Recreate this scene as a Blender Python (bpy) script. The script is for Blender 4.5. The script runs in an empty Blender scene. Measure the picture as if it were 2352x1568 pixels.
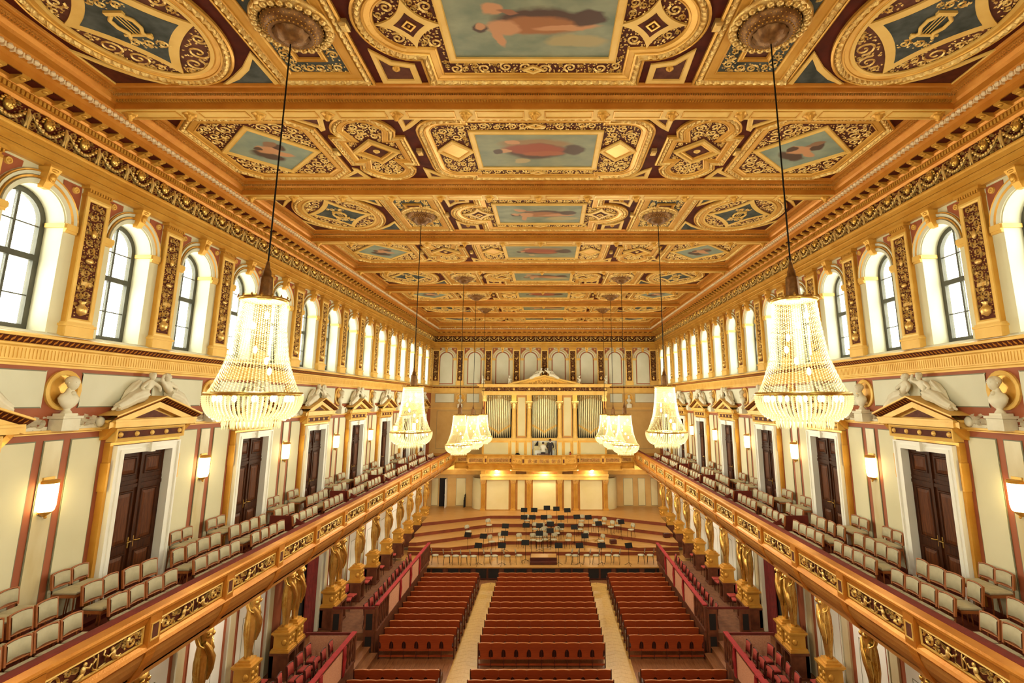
import bpy, math, random
from math import pi, sin, cos, sqrt, atan2, hypot
from mathutils import Vector, Matrix

S = bpy.context.scene
COL = S.collection

# ------------------------------------------------------------------ camera
cd = bpy.data.cameras.new('camera'); cam = bpy.data.objects.new('camera', cd); COL.objects.link(cam)
cam.location = (0.30, 0.0, 10.25)
cam.rotation_euler = (pi / 2 + 0.1878, 0, 0)
cd.sensor_width = 36.0
cd.lens = 1209.3 / 2352 * 36
cd.shift_x = (1176 - 1259.1) / 2352
cd.shift_y = (690.2 - 784) / 2352
cd.clip_end = 200
S.camera = cam

# ------------------------------------------------------------------ sky, exposure
world = bpy.data.worlds.new('sky'); S.world = world; world.use_nodes = True
bg = world.node_tree.nodes['Background']
bg.inputs['Color'].default_value = (1.0, 0.97, 0.84, 1)
bg.inputs['Strength'].default_value = 7.0
vs = S.view_settings
vs.view_transform = 'Standard'; vs.look = 'None'; vs.gamma = 1.0; vs.use_curve_mapping = False
vs.exposure = 0.68
CHAND_W, SCONCE_E, STAGE_W = 400.0, 15.0, 60.0
cy = S.cycles
cy.max_bounces = 5; cy.diffuse_bounces = 4; cy.glossy_bounces = 1; cy.transmission_bounces = 2; cy.adaptive_threshold = .03
cy.transparent_max_bounces = 10; cy.caustics_reflective = False; cy.caustics_refractive = False
cy.use_denoising = True; cy.sample_clamp_indirect = 4.0

# ------------------------------------------------------------------ materials
def lin(c):
    return tuple((v / 255 / 12.92) if v / 255 <= .04045 else ((v / 255 + .055) / 1.055) ** 2.4 for v in c) + (1.0,)

def mat(name, c, c2=None, rough=.55, metal=0.0, scale=3.0, bump=0.0, bscale=40.0, emit=None, es=0.0, stretch=None, spec=.5):
    m = bpy.data.materials.new(name); m.use_nodes = True
    nt = m.node_tree; b = nt.nodes['Principled BSDF']
    b.inputs['Roughness'].default_value = rough; b.inputs['Metallic'].default_value = metal
    b.inputs['Base Color'].default_value = lin(c); b.inputs['Specular IOR Level'].default_value = spec
    tc = nt.nodes.new('ShaderNodeTexCoord'); src = tc.outputs['Object']
    if stretch:
        mp = nt.nodes.new('ShaderNodeMapping'); mp.inputs['Scale'].default_value = stretch
        nt.links.new(src, mp.inputs['Vector']); src = mp.outputs['Vector']
    if c2:
        n = nt.nodes.new('ShaderNodeTexNoise'); n.inputs['Scale'].default_value = scale; n.inputs['Detail'].default_value = 4
        r = nt.nodes.new('ShaderNodeValToRGB'); r.color_ramp.elements[0].position = .32; r.color_ramp.elements[1].position = .68
        r.color_ramp.elements[0].color = lin(c); r.color_ramp.elements[1].color = lin(c2)
        nt.links.new(src, n.inputs['Vector']); nt.links.new(n.outputs['Fac'], r.inputs['Fac']); nt.links.new(r.outputs['Color'], b.inputs['Base Color'])
    if bump:
        n = nt.nodes.new('ShaderNodeTexNoise'); n.inputs['Scale'].default_value = bscale; n.inputs['Detail'].default_value = 3
        bp = nt.nodes.new('ShaderNodeBump'); bp.inputs['Strength'].default_value = bump; bp.inputs['Distance'].default_value = .02
        nt.links.new(src, n.inputs['Vector']); nt.links.new(n.outputs['Fac'], bp.inputs['Height']); nt.links.new(bp.outputs['Normal'], b.inputs['Normal'])
    if emit:
        b.inputs['Emission Color'].default_value = lin(emit); b.inputs['Emission Strength'].default_value = es
    return m

M = {}
M['gold'] = mat('gold', (214, 152, 56), (230, 174, 78), .36, .45, 1.7, .15, 25)
M['gold_deep'] = mat('gold_deep', (206, 128, 40), (222, 148, 56), .38, .38, 2.2, .2, 30)
M['gold_pale'] = mat('gold_pale', (232, 182, 88), (242, 198, 108), .5, .12, 2.5, .1, 20)
M['gold_orn'] = mat('gold_ornament', (224, 172, 86), (248, 214, 140), .28, .55, 9, .3, 60)
M['gold_fig'] = mat('gold_figure', (212, 156, 64), (240, 198, 110), .25, .75, 6, .3, 30)
M['brown'] = mat('brown_field', (70, 27, 13), (98, 44, 25), .65, 0, 5, spec=.15)
M['brown_dk'] = mat('dark_channel', (74, 24, 12), (94, 34, 18), .65, 0, 4, spec=.1)
M['violet'] = mat('violet_brown_field', (86, 46, 34), (114, 66, 50), .65, 0, 5, spec=.15)
M['blue_dk'] = mat('slate_field', (56, 58, 54), (88, 90, 86), .65, 0, 4, spec=.15)
M['terra'] = mat('terracotta_paint', (154, 78, 44), (170, 92, 56), .65, 0, 1.2)
M['cream'] = mat('cream_paint', (216, 208, 172), (226, 218, 184), .6, 0, .7)
M['stucco'] = mat('stucco_white', (214, 210, 184), (226, 222, 200), .7, 0, .9)
M['edge'] = mat('grey_green_edge', (122, 118, 92), None, .6)
M['marble'] = mat('veined_marble', (206, 186, 138), (222, 208, 170), .35, 0, 2.6, 0, 1, stretch=(1, 1, .35))
M['statue'] = mat('white_stone', (224, 214, 188), (236, 228, 206), .6, 0, 4, .2, 14)
M['gold_brown'] = mat('brown_gilt', (176, 116, 50), (194, 134, 64), .45, .15, 2.2, .15, 25)
M['egg'] = mat('pale_gilt_egg', (238, 208, 164), (246, 224, 188), .5, .05, 4)
M['terra_warm_lit'] = mat('terracotta_warm_lit', (206, 158, 86), (218, 174, 102), .6, 0, 1.2)  # terracotta of the far wall with the warm light there painted in
M['ledge_red'] = mat('dark_red_ledge', (104, 24, 18), (120, 32, 24), .8, 0, 5)
M['pew_edge'] = mat('pew_edge_highlight', (196, 112, 58), (208, 130, 74), .4, 0, 6)  # highlight along the pew tops, put in as a lighter wood strip
M['white'] = mat('white_marble_frame', (244, 240, 228), (250, 246, 238), .45, 0, 1.5)
M['door_wood'] = mat('dark_walnut', (50, 23, 8), (76, 37, 14), .5, 0, 4, .1, 30, stretch=(6, 6, .8), spec=.12)
M['door_panel'] = mat('walnut_panel', (76, 37, 14), (104, 55, 24), .5, 0, 4, stretch=(6, 6, .8), spec=.15)
M['pew'] = mat('red_mahogany', (144, 54, 20), (168, 72, 31), .42, 0, 3, 0, 1, stretch=(.6, 4, 4))
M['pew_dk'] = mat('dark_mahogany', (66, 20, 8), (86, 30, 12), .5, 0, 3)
M['chair_wood'] = mat('light_beech', (152, 84, 40), (172, 102, 54), .45, 0, 6)
M['chair_pad'] = mat('grey_beige_upholstery', (178, 168, 140), (192, 182, 154), .9, 0, 8, .15, 200)
M['red_pad'] = mat('red_upholstery', (160, 52, 44), (176, 66, 54), .85, 0, 8, .15, 200)
M['velvet'] = mat('red_velvet', (150, 22, 26), (168, 34, 34), .85, 0, 6, .2, 80)
M['damask'] = mat('pink_damask', (196, 130, 100), (214, 156, 122), .8, 0, 26, .1, 60)
M['curtain'] = mat('dark_red_curtain', (96, 22, 16), (120, 32, 24), .85, 0, 5)
M['box_wood'] = mat('box_front_wood', (88, 44, 26), (120, 66, 40), .45, 0, 4)
M['black'] = mat('black_metal', (20, 15, 12), None, .6, 0, spec=.2)
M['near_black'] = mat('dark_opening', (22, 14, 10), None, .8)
M['iron'] = mat('window_iron', (66, 64, 54), (84, 80, 68), .5, .2, 3)
M['brass'] = mat('brass', (214, 170, 90), None, .28, .8)
M['bronze'] = mat('bronze_sheath', (112, 74, 40), (150, 104, 56), .4, .5, 12, .2, 30)
M['stage_red'] = mat('riser_front', (112, 44, 18), (130, 58, 26), .5, 0, 2)
M['stage_top'] = mat('stage_boards', (174, 122, 60), (194, 144, 78), .4, 0, 3, 0, 1, stretch=(.5, 6, 1))
M['parquet'] = mat('parquet', (200, 152, 80), (212, 166, 98), .35, 0, 3, 0, 1, stretch=(7, 1.2, 1))
M['old_floor'] = mat('brown_boards', (126, 74, 42), (152, 98, 60), .45, 0, 3, 0, 1, stretch=(8, .8, 1))
M['box_floor'] = mat('box_carpet', (108, 62, 32), (132, 82, 46), .8, 0, 6)
M['carpet_red'] = mat('carpet_dark_red', (96, 26, 16), (112, 36, 22), .9, 0, 4)
M['organ_white'] = mat('organ_cream_panel', (224, 206, 148), (232, 216, 166), .55, 0, .8)
M['pipe'] = mat('tin_pipe', (230, 212, 158), (240, 224, 176), .3, .25, 3)
M['skin'] = mat('skin', (200, 146, 112), None, .6)
M['hair'] = mat('dark_hair', (40, 26, 20), None, .7)
M['jacket'] = mat('dark_jacket', (52, 44, 44), None, .8)
M['shirt'] = mat('white_shirt', (228, 220, 200), None, .8)
M['fruit'] = mat('gilt_fruit', (228, 180, 84), (240, 200, 112), .3, .5, 8)

def lightmat(name, c, s, trans=0.0, c2=None):
    m = bpy.data.materials.new(name); m.use_nodes = True; nt = m.node_tree; nt.nodes.clear()
    out = nt.nodes.new('ShaderNodeOutputMaterial'); e = nt.nodes.new('ShaderNodeEmission')
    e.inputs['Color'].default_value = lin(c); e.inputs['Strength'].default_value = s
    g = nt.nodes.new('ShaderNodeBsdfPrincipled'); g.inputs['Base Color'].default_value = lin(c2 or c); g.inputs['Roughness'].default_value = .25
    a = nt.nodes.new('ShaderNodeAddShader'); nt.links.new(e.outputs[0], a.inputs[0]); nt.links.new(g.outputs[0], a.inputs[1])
    last = a.outputs[0]
    if trans:
        t = nt.nodes.new('ShaderNodeBsdfTransparent'); mx = nt.nodes.new('ShaderNodeMixShader'); mx.inputs[0].default_value = trans
        nt.links.new(last, mx.inputs[1]); nt.links.new(t.outputs[0], mx.inputs[2]); last = mx.outputs[0]
    nt.links.new(last, out.inputs['Surface'])
    return m
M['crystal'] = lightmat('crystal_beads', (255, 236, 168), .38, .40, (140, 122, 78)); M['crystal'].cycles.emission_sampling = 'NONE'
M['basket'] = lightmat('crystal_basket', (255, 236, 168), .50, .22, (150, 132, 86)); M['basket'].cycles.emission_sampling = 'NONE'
M['bulb'] = lightmat('candle_bulb', (255, 238, 190), 6.0); M['bulb'].cycles.emission_sampling = 'NONE'
M['shade'] = lightmat('lit_glass_shade', (255, 226, 150), SCONCE_E)
M['soffit_lamp'] = lightmat('soffit_lamp', (255, 238, 190), 12.0)
def glass():
    m = bpy.data.materials.new('window_glass'); m.use_nodes = True; nt = m.node_tree; nt.nodes.clear()
    out = nt.nodes.new('ShaderNodeOutputMaterial'); t = nt.nodes.new('ShaderNodeBsdfTransparent'); g = nt.nodes.new('ShaderNodeBsdfGlossy')
    t.inputs[0].default_value = (.94, .96, .93, 1); g.inputs['Roughness'].default_value = .03
    mx = nt.nodes.new('ShaderNodeMixShader'); mx.inputs[0].default_value = .06
    nt.links.new(t.outputs[0], mx.inputs[1]); nt.links.new(g.outputs[0], mx.inputs[2]); nt.links.new(mx.outputs[0], out.inputs['Surface'])
    return m
M['glass'] = glass()
def painting(name, blobs, sky1=(112, 120, 98), sky2=(150, 150, 122)):
    # cloudy sky with a loosely brushed figure: soft ellipses of colour over noise-warped picture coordinates
    m = bpy.data.materials.new(name); m.use_nodes = True; nt = m.node_tree; N = nt.nodes.new; L = nt.links.new
    b = nt.nodes['Principled BSDF']; b.inputs['Roughness'].default_value = .5
    tc = N('ShaderNodeTexCoord'); oi = N('ShaderNodeObjectInfo')
    n = N('ShaderNodeTexNoise'); n.noise_dimensions = '4D'; n.inputs['Scale'].default_value = 5.0; n.inputs['Detail'].default_value = 3
    w = N('ShaderNodeMath'); w.operation = 'MULTIPLY'; w.inputs[1].default_value = 37.0
    L(oi.outputs['Random'], w.inputs[0]); L(w.outputs[0], n.inputs['W']); L(tc.outputs['Generated'], n.inputs['Vector'])
    sky = N('ShaderNodeValToRGB'); sky.color_ramp.elements[0].color = lin(sky1); sky.color_ramp.elements[1].color = lin(sky2); sky.color_ramp.elements[0].position = .35; sky.color_ramp.elements[1].position = .7
    L(n.outputs['Fac'], sky.inputs['Fac'])
    wp = N('ShaderNodeVectorMath'); wp.operation = 'MULTIPLY_ADD'; wp.inputs[1].default_value = (.16, .16, 0); wp.inputs[2].default_value = (-.08, -.08, 0); L(n.outputs['Color'], wp.inputs[0])
    ad = N('ShaderNodeVectorMath'); ad.operation = 'ADD'; L(tc.outputs['Generated'], ad.inputs[0]); L(wp.outputs[0], ad.inputs[1])
    last = sky.outputs[0]
    for cx, cy_, rx, ry, rot, col in blobs:
        mp = N('ShaderNodeMapping'); mp.vector_type = 'TEXTURE'; mp.inputs['Location'].default_value = (cx, cy_, 0); mp.inputs['Rotation'].default_value = (0, 0, rot); mp.inputs['Scale'].default_value = (rx, ry, 1000)
        L(ad.outputs[0], mp.inputs['Vector']); ds = N('ShaderNodeVectorMath'); ds.operation = 'LENGTH'; L(mp.outputs[0], ds.inputs[0])
        ms = N('ShaderNodeMapRange'); ms.inputs['From Min'].default_value = 1.12; ms.inputs['From Max'].default_value = .82; L(ds.outputs['Value'], ms.inputs['Value'])
        mx = N('ShaderNodeMix'); mx.data_type = 'RGBA'; L(ms.outputs[0], mx.inputs['Factor']); L(last, mx.inputs['A']); mx.inputs['B'].default_value = lin(col); last = mx.outputs['Result']
    L(last, b.inputs['Base Color'])
    return m
FLESH, RUST, DARK, OCHRE = (196, 136, 92), (140, 62, 30), (74, 40, 24), (160, 96, 46)
M['paint_wide'] = painting('painting_of_draped_figure', [(.78, .74, .20, .10, 0, (170, 150, 104)), (.58, .44, .30, .15, .10, DARK), (.55, .52, .28, .13, .05, OCHRE), (.72, .55, .20, .05, -.06, FLESH), (.84, .42, .10, .12, .3, DARK), (.34, .54, .10, .12, 0, FLESH), (.30, .70, .035, .14, -.1, FLESH), (.20, .56, .05, .085, 0, DARK), (.205, .53, .038, .06, 0, FLESH), (.26, .30, .06, .07, 0, FLESH), (.36, .33, .08, .03, .3, (150, 92, 60))])
M['paint_robe'] = painting('painting_of_robed_figure', [(.50, .28, .30, .12, 0, (150, 112, 72)), (.50, .50, .28, .22, 0, DARK), (.48, .44, .26, .17, .08, (150, 60, 30)), (.56, .58, .18, .08, 0, (160, 76, 36)), (.82, .46, .10, .16, 0, DARK), (.22, .50, .06, .06, 0, FLESH), (.17, .52, .04, .07, 0, DARK), (.30, .24, .05, .05, 0, FLESH), (.36, .78, .06, .08, 0, (176, 150, 104))], (118, 122, 98), (146, 142, 108))
M['paint_sq'] = painting('painting_of_winged_child', [(.42, .62, .18, .10, .6, DARK), (.50, .46, .16, .09, -.5, FLESH), (.60, .56, .12, .05, .5, FLESH), (.40, .42, .06, .06, 0, FLESH), (.38, .44, .05, .06, 0, DARK), (.62, .40, .10, .07, .8, DARK), (.55, .34, .10, .05, -.4, (140, 96, 66))], (120, 134, 120), (150, 156, 134))

# ------------------------------------------------------------------ mesh building
KIDS = {}
def adopt(o, parent, M4=None):
    if parent is not None: o.parent = parent; KIDS.setdefault(parent.name, []).append(o)
    if M4 is not None: o.matrix_local = M4
    return o
class MB:
    def __init__(s): s.v = []; s.f = []; s.s = []
    def add(s, vs_, fs, sm=False):
        o = len(s.v); s.v += [tuple(v) for v in vs_]
        for f in fs: s.f.append(tuple(i + o for i in f)); s.s.append(sm)
        return s
    def box(s, x0, x1, y0, y1, z0, z1):
        x0, x1 = sorted((x0, x1)); y0, y1 = sorted((y0, y1)); z0, z1 = sorted((z0, z1))
        return s.add([(x0,y0,z0),(x1,y0,z0),(x1,y1,z0),(x0,y1,z0),(x0,y0,z1),(x1,y0,z1),(x1,y1,z1),(x0,y1,z1)],
              [(0,3,2,1),(4,5,6,7),(0,1,5,4),(1,2,6,5),(2,3,7,6),(3,0,4,7)])
    def cbox(s, x0, x1, y0, y1, z0, z1, c=.02):
        # box with chamfered upper/side edges (seat cushions, blocks)
        P = []
        for z, k in ((z0, c), (z0 + c, 0), (z1 - c, 0), (z1, c)):
            P += [(x0+k,y0+k,z),(x1-k,y0+k,z),(x1-k,y1-k,z),(x0+k,y1-k,z)]
        F = [(0,3,2,1),(12,13,14,15)]
        for l in range(3):
            for i in range(4): F.append((l*4+i, l*4+(i+1)%4, l*4+4+(i+1)%4, l*4+4+i))
        return s.add(P, F)
    def ngon(s, pts): return s.add(pts, [tuple(range(len(pts)))])
    def prism(s, ol, f, h0, h1):
        n = len(ol); P = [f(u, v, h0) for u, v in ol] + [f(u, v, h1) for u, v in ol]
        return s.add(P, [tuple(range(n))[::-1], tuple(range(n, 2*n))] + [(i, (i+1)%n, n+(i+1)%n, n+i) for i in range(n)])
    def extr_y(s, prof, y0, y1, caps=True):
        n = len(prof); P = [(x, y0, z) for x, z in prof] + [(x, y1, z) for x, z in prof]
        F = [(i, i+1, n+i+1, n+i) for i in range(n-1)]
        if caps: F += [tuple(range(n)), tuple(range(n, 2*n))[::-1]]
        return s.add(P, F)
    def tube(s, path, r, n=6, closed=False, sm=True, caps=True):
        P = []; F = []; m = len(path); path = [Vector(p) for p in path]; up = Vector((0, 0, 1))
        for i, p in enumerate(path):
            a = path[(i-1) % m] if (closed or i) else p; b = path[(i+1) % m] if (closed or i < m-1) else p
            t = (b - a).normalized(); q = t.cross(up)
            if q.length < 1e-3: q = t.cross(Vector((0, 1, 0)))
            q.normalize(); w = q.cross(t); rr = r[i] if isinstance(r, (list, tuple)) else r
            for k in range(n):
                A = 2*pi*k/n; P.append(p + q*(cos(A)*rr) + w*(sin(A)*rr))
        for i in range(m if closed else m-1):
            for k in range(n): F.append((i*n+k, i*n+(k+1)%n, ((i+1)%m)*n+(k+1)%n, ((i+1)%m)*n+k))
        s.add(P, F, sm)
        if caps and not closed: s.add([P[k] for k in range(n)], [tuple(range(n))]); s.add([P[(m-1)*n+k] for k in range(n)], [tuple(range(n))])
        return s
    def lathe(s, prof, c=(0, 0, 0), n=16, sm=True, ax='z', arc=2*pi, a0=0.0, lobes=0, la=0.0):
        P = []; F = []; full = arc > 6.28; m = n if full else n + 1
        for r, z in prof:
            for k in range(m):
                A = a0 + arc*k/n; rr = r*(1 + la*cos(lobes*A)) if lobes else r
                if ax == 'z': P.append((c[0]+rr*cos(A), c[1]+rr*sin(A), c[2]+z))
                elif ax == 'y': P.append((c[0]+rr*cos(A), c[1]+z, c[2]+rr*sin(A)))
                else: P.append((c[0]+z, c[1]+rr*cos(A), c[2]+rr*sin(A)))
        for i in range(len(prof)-1):
            for k in range(n):
                k2 = (k+1) % m
                F.append((i*m+k, i*m+k2, (i+1)*m+k2, (i+1)*m+k))
        return s.add(P, F, sm)
    def ball(s, c, r, nu=8, nv=6, sm=True):
        rx, ry, rz = r if isinstance(r, (list, tuple)) else (r, r, r)
        P = []; F = []
        for i in range(nv+1):
            t = pi*i/nv
            for k in range(nu): A = 2*pi*k/nu; P.append((c[0]+rx*sin(t)*cos(A), c[1]+ry*sin(t)*sin(A), c[2]+rz*cos(t)))
        for i in range(nv):
            for k in range(nu): F.append((i*nu+k, (i+1)*nu+k, (i+1)*nu+(k+1)%nu, i*nu+(k+1)%nu))
        return s.add(P, F, sm)
    def loft(s, rings, sm=True, caps=True):
        n = len(rings[0]); P = [p for r in rings for p in r]; F = []
        for i in range(len(rings)-1):
            for k in range(n): F.append((i*n+k, i*n+(k+1)%n, (i+1)*n+(k+1)%n, (i+1)*n+k))
        s.add(P, F, sm)
        if caps: s.add(rings[0], [tuple(range(n))[::-1]]); s.add(rings[-1], [tuple(range(n))])
        return s
    # ---- mouldings that follow an outline; f(u, v, h) gives the 3-D point
    def mould(s, ol, prof, f):
        n = len(ol); L = [offs(ol, o) for o, _ in prof]
        P = [f(u, v, h) for l, (_, h) in zip(L, prof) for u, v in l]
        return s.add(P, [(j*n+i, j*n+(i+1)%n, (j+1)*n+(i+1)%n, (j+1)*n+i) for j in range(len(prof)-1) for i in range(n)])
    def leaf(s, ol, o0, o1, h0, h1, f, step=.055):
        ol = resample(ol, step); n = len(ol); w = o1 - o0
        A = offs(ol, o0); B = offs(ol, o0 + .3*w); C = offs(ol, o0 + .7*w); D = offs(ol, o1); P = []
        for i in range(n):
            k = (1.0, .25, .8)[i % 3]; k2 = (.7, 1.0, .2)[i % 3]
            P += [f(*A[i], h0), f(*B[i], h0+(h1-h0)*k), f(*C[i], h0+(h1-h0)*k2), f(*D[i], h0)]
        return s.add(P, [(i*4+j, i*4+j+1, ((i+1)%n)*4+j+1, ((i+1)%n)*4+j) for i in range(n) for j in range(3)])
    def spiral(s, u0, v0, r, f, h0, h1, a0=0.0, d=1, turns=1.55, w=.026, seg=18):
        P = []
        for i in range(seg+1):
            t = i/seg; A = a0 + d*t*2*pi*turns; q = r*(1-.86*t); ww = w*(1-.5*t)
            for e, h in ((ww, h0), (0, h1), (-ww, h0)): P.append(f(u0+(q+e)*cos(A), v0+(q+e)*sin(A), h))
        s.add(P, [(i*3+j, i*3+j+1, i*3+j+4, i*3+j+3) for i in range(seg) for j in range(2)])
        for k in range(3):
            A = a0 + 2.1*k + .6; self_leaf(s, u0+r*.98*cos(A), v0+r*.98*sin(A), A+.7*d, r*.42, f, h0, h1*.9)
        return s
    def build(s, name, material, parent=None, smooth=False, M4=None):
        me = bpy.data.meshes.new(name); me.from_pydata(s.v, [], s.f)
        sm = [True]*len(s.f) if smooth else s.s
        me.polygons.foreach_set('use_smooth', sm)
        me.materials.append(material if not isinstance(material, str) else M[material]); me.update()
        o = bpy.data.objects.new(name, me); COL.objects.link(o)
        return adopt(o, parent, M4)

def self_leaf(s, u, v, a, l, f, h0, h1):
    c, q = cos(a), sin(a); w = l*.32
    P = [f(u, v, h0), f(u+l*.45*c-w*q, v+l*.45*q+w*c, h0), f(u+l*c, v+l*q, h0), f(u+l*.45*c+w*q, v+l*.45*q-w*c, h0), f(u+l*.45*c, v+l*.45*q, h1)]
    s.add(P, [(0,1,4),(1,2,4),(2,3,4),(3,0,4)])

def offs(ol, o):
    n = len(ol); R = []
    for i in range(n):
        x0, y0 = ol[i-1]; x1, y1 = ol[i]; x2, y2 = ol[(i+1) % n]
        ax, ay = -(y1-y0), x1-x0; bx, by = -(y2-y1), x2-x1
        la = hypot(ax, ay) or 1; lb = hypot(bx, by) or 1; ax /= la; ay /= la; bx /= lb; by /= lb
        k = max(.35, 1 + ax*bx + ay*by); R.append((x1 + o*(ax+bx)/k, y1 + o*(ay+by)/k))
    return R
def resample(ol, step):
    R = []; n = len(ol)
    for i in range(n):
        a, b = ol[i], ol[(i+1) % n]; k = max(1, round(hypot(b[0]-a[0], b[1]-a[1])/step))
        R += [(a[0]+(b[0]-a[0])*j/k, a[1]+(b[1]-a[1])*j/k) for j in range(k)]
    return R
def inside(p, ol):
    c = False; n = len(ol); x, y = p
    for i in range(n):
        x0, y0 = ol[i]; x1, y1 = ol[(i+1) % n]
        if (y0 > y) != (y1 > y) and x < (x1-x0)*(y-y0)/(y1-y0)+x0: c = not c
    return c
def rect(x0, x1, y0, y1): return [(x0,y0),(x1,y0),(x1,y1),(x0,y1)]
def arc(cx, cy_, r, a0, a1, n, ry=None): return [(cx+r*cos(a0+(a1-a0)*i/n), cy_+(ry or r)*sin(a0+(a1-a0)*i/n)) for i in range(n+1)]
def ellipse(cx, cy_, rx, ry, n=48): return arc(cx, cy_, rx, 0, 2*pi, n, ry)[:-1]
def scrolls(mb, ol, f, h0, h1, rs, rnd, holes=(), tries=500, w=.026, seg=18):
    us = [p[0] for p in ol]; vs2 = [p[1] for p in ol]; C = []
    for r in rs:
        for _ in range(tries):
            u = rnd.uniform(min(us)+r*.7, max(us)-r*.7) if max(us)-min(us) > 1.4*r else (min(us)+max(us))/2
            v = rnd.uniform(min(vs2)+r*.7, max(vs2)-r*.7) if max(vs2)-min(vs2) > 1.4*r else (min(vs2)+max(vs2))/2
            if any(hypot(u-a, v-b) < (r+q)*.97 for a, b, q in C): continue
            if not all(inside((u+r*cos(k*pi/4), v+r*sin(k*pi/4)), ol) for k in range(8)): continue
            if any(inside((u+r*cos(k*pi/4), v+r*sin(k*pi/4)), h) for h in holes for k in range(8)) or any(inside((u, v), h) for h in holes): continue
            C.append((u, v, r)); mb.spiral(u, v, r, f, h0, h1, rnd.uniform(0, 6.28), rnd.choice((1, -1)), w=min(w, r*.2), seg=seg)
    g = max(.06, min(rs)*1.5); u = min(us)                     # small leaves in the gaps
    while u < max(us):
        v = min(vs2)
        while v < max(vs2):
            p, q = u + rnd.uniform(-.4, .4)*g, v + rnd.uniform(-.4, .4)*g; v += g
            if any(hypot(p-a, q-b) < r*1.02 for a, b, r in C) or any(inside((p, q), h) for h in holes): continue
            A = rnd.uniform(0, 6.28); l = g*.8
            if inside((p-.5*l*cos(A), q-.5*l*sin(A)), ol) and inside((p+.5*l*cos(A), q+.5*l*sin(A)), ol): self_leaf(mb, p-.5*l*cos(A), q-.5*l*sin(A), A, l, f, h0, h1*.8 + h0*.2)
        u += g
    return mb

# ------------------------------------------------------------------ scene tree
def tag(o, label=None, cat=None, group=None, kind=None):
    if label: o['label'] = label
    if cat: o['category'] = cat
    if group: o['group'] = group
    if kind: o['kind'] = kind
    return o
def empty(name, M4=None, parent=None, **k):
    o = bpy.data.objects.new(name, None); o.empty_display_size = .2; COL.objects.link(o)
    return tag(adopt(o, parent, M4), **k)
def clone(o, parent=None, M4=None):
    c = o.copy(); COL.objects.link(c); c.parent = None
    adopt(c, parent, M4 if M4 is not None else o.matrix_basis.copy())
    for ch in KIDS.get(o.name, ()): clone(ch, c)
    return c
W = 9.55
def LM(y): return Matrix.Translation((-W, y, 0))                                  # frame of the left wall: +x into the room, +y along it
def RM(y): return Matrix.Translation((W, y, 0)) @ Matrix.Rotation(pi, 4, 'Z')
def FM(x): return Matrix.Translation((x, 45.0, 0)) @ Matrix.Rotation(-pi/2, 4, 'Z')
def T(x, y, z=0, rz=0.0): return Matrix.Translation((x, y, z)) @ Matrix.Rotation(rz, 4, 'Z')
fw = lambda u, v, h: (h, u, v)           # wall frame: u along, v up, h out of the wall
ORD = ['first','second','third','fourth','fifth','sixth','seventh','eighth','ninth','tenth','eleventh','twelfth','thirteenth','fourteenth','fifteenth','sixteenth','seventeenth','eighteenth','nineteenth','twentieth']
def nth(i):
    if i < 20: return ORD[i]
    t = ('twenty','thirty','forty','fifty','sixty','seventy')[(i+1)//10-2]; u = (i+1) % 10
    return t + ('-' + ORD[u-1] if u else '') if u else {'twenty':'twentieth','thirty':'thirtieth','forty':'fortieth','fifty':'fiftieth','sixty':'sixtieth','seventy':'seventieth'}[t]
YG, DY = 10.82, 2.37                     # pilaster grid along the side walls
GRID = [YG + DY*k for k in range(-2, 15)]
DOORS = [YG + DY + 2*DY*j for j in range(-1, 7)]
BUSTS = [YG + 2*DY*j for j in range(-1, 7)]
# ================================================================== FIGURES (grown once, while the scene is still empty)
def grow(verts, edges, radii, root=0, sub=1):
    me = bpy.data.meshes.new('figure'); me.from_pydata(verts, edges, []); o = bpy.data.objects.new('figure', me); COL.objects.link(o)
    sk = o.modifiers.new('skin', 'SKIN'); sk.use_smooth_shade = True
    for i, r in enumerate(radii):
        d = me.skin_vertices[0].data[i]; d.radius = (r, r) if not isinstance(r, tuple) else r; d.use_root = (i == root)
    ss = o.modifiers.new('sub', 'SUBSURF'); ss.levels = sub; ss.render_levels = sub
    dg = bpy.context.evaluated_depsgraph_get(); res = bpy.data.meshes.new_from_object(o.evaluated_get(dg))
    V = [tuple(v.co) for v in res.vertices]; F = [tuple(p.vertices) for p in res.polygons]
    bpy.data.objects.remove(o); bpy.data.meshes.remove(me); bpy.data.meshes.remove(res)
    return V, F
def head(mb, c, r, face=0.0, hair=True, bun=False):
    # egg-shaped head with brow, nose, mouth, ears and hair; looks along +x turned by face
    ca, sa = cos(face), sin(face); n = 12; rings = []
    for z, w, d, x0 in ((-1.25, .42, .45, -.05), (-1.0, .46, .62, .10), (-.72, .62, .80, .10), (-.35, .76, .92, .04), (0, .82, 1.0, 0), (.35, .82, 1.02, -.03), (.68, .68, .86, -.06), (.9, .42, .52, -.06), (1.0, .12, .15, -.06)):
        ring = []
        for k in range(n):
            A = 2*pi*k/n; x = x0 + d*cos(A); y = w*sin(A)
            if k == 0 and abs(z+.2) < .3: x += .16
            if k == 0 and z == -.72: x += .06
            ring.append((c[0]+r*(x*ca-y*sa), c[1]+r*(x*sa+y*ca), c[2]+r*z))
        rings.append(ring)
    mb.loft(rings)
    P = lambda x, y, z: (c[0]+r*(x*ca-y*sa), c[1]+r*(x*sa+y*ca), c[2]+r*z)
    nose = [P(.95, 0, .15), P(1.22, 0, -.28), P(.96, .16, -.32), P(.96, -.16, -.32)]
    mb.add(nose, [(0, 1, 2), (0, 3, 1), (1, 3, 2)])
    for s in (-1, 1):
        mb.ball(P(.05, s*.84, -.08), r*.16, 5, 4); mb.ball(P(.86, s*.34, .08), r*.13, 5, 4)
    mb.ball(P(.90, 0, -.52), (r*.12, r*.2, r*.06), 6, 4)
    return P
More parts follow.
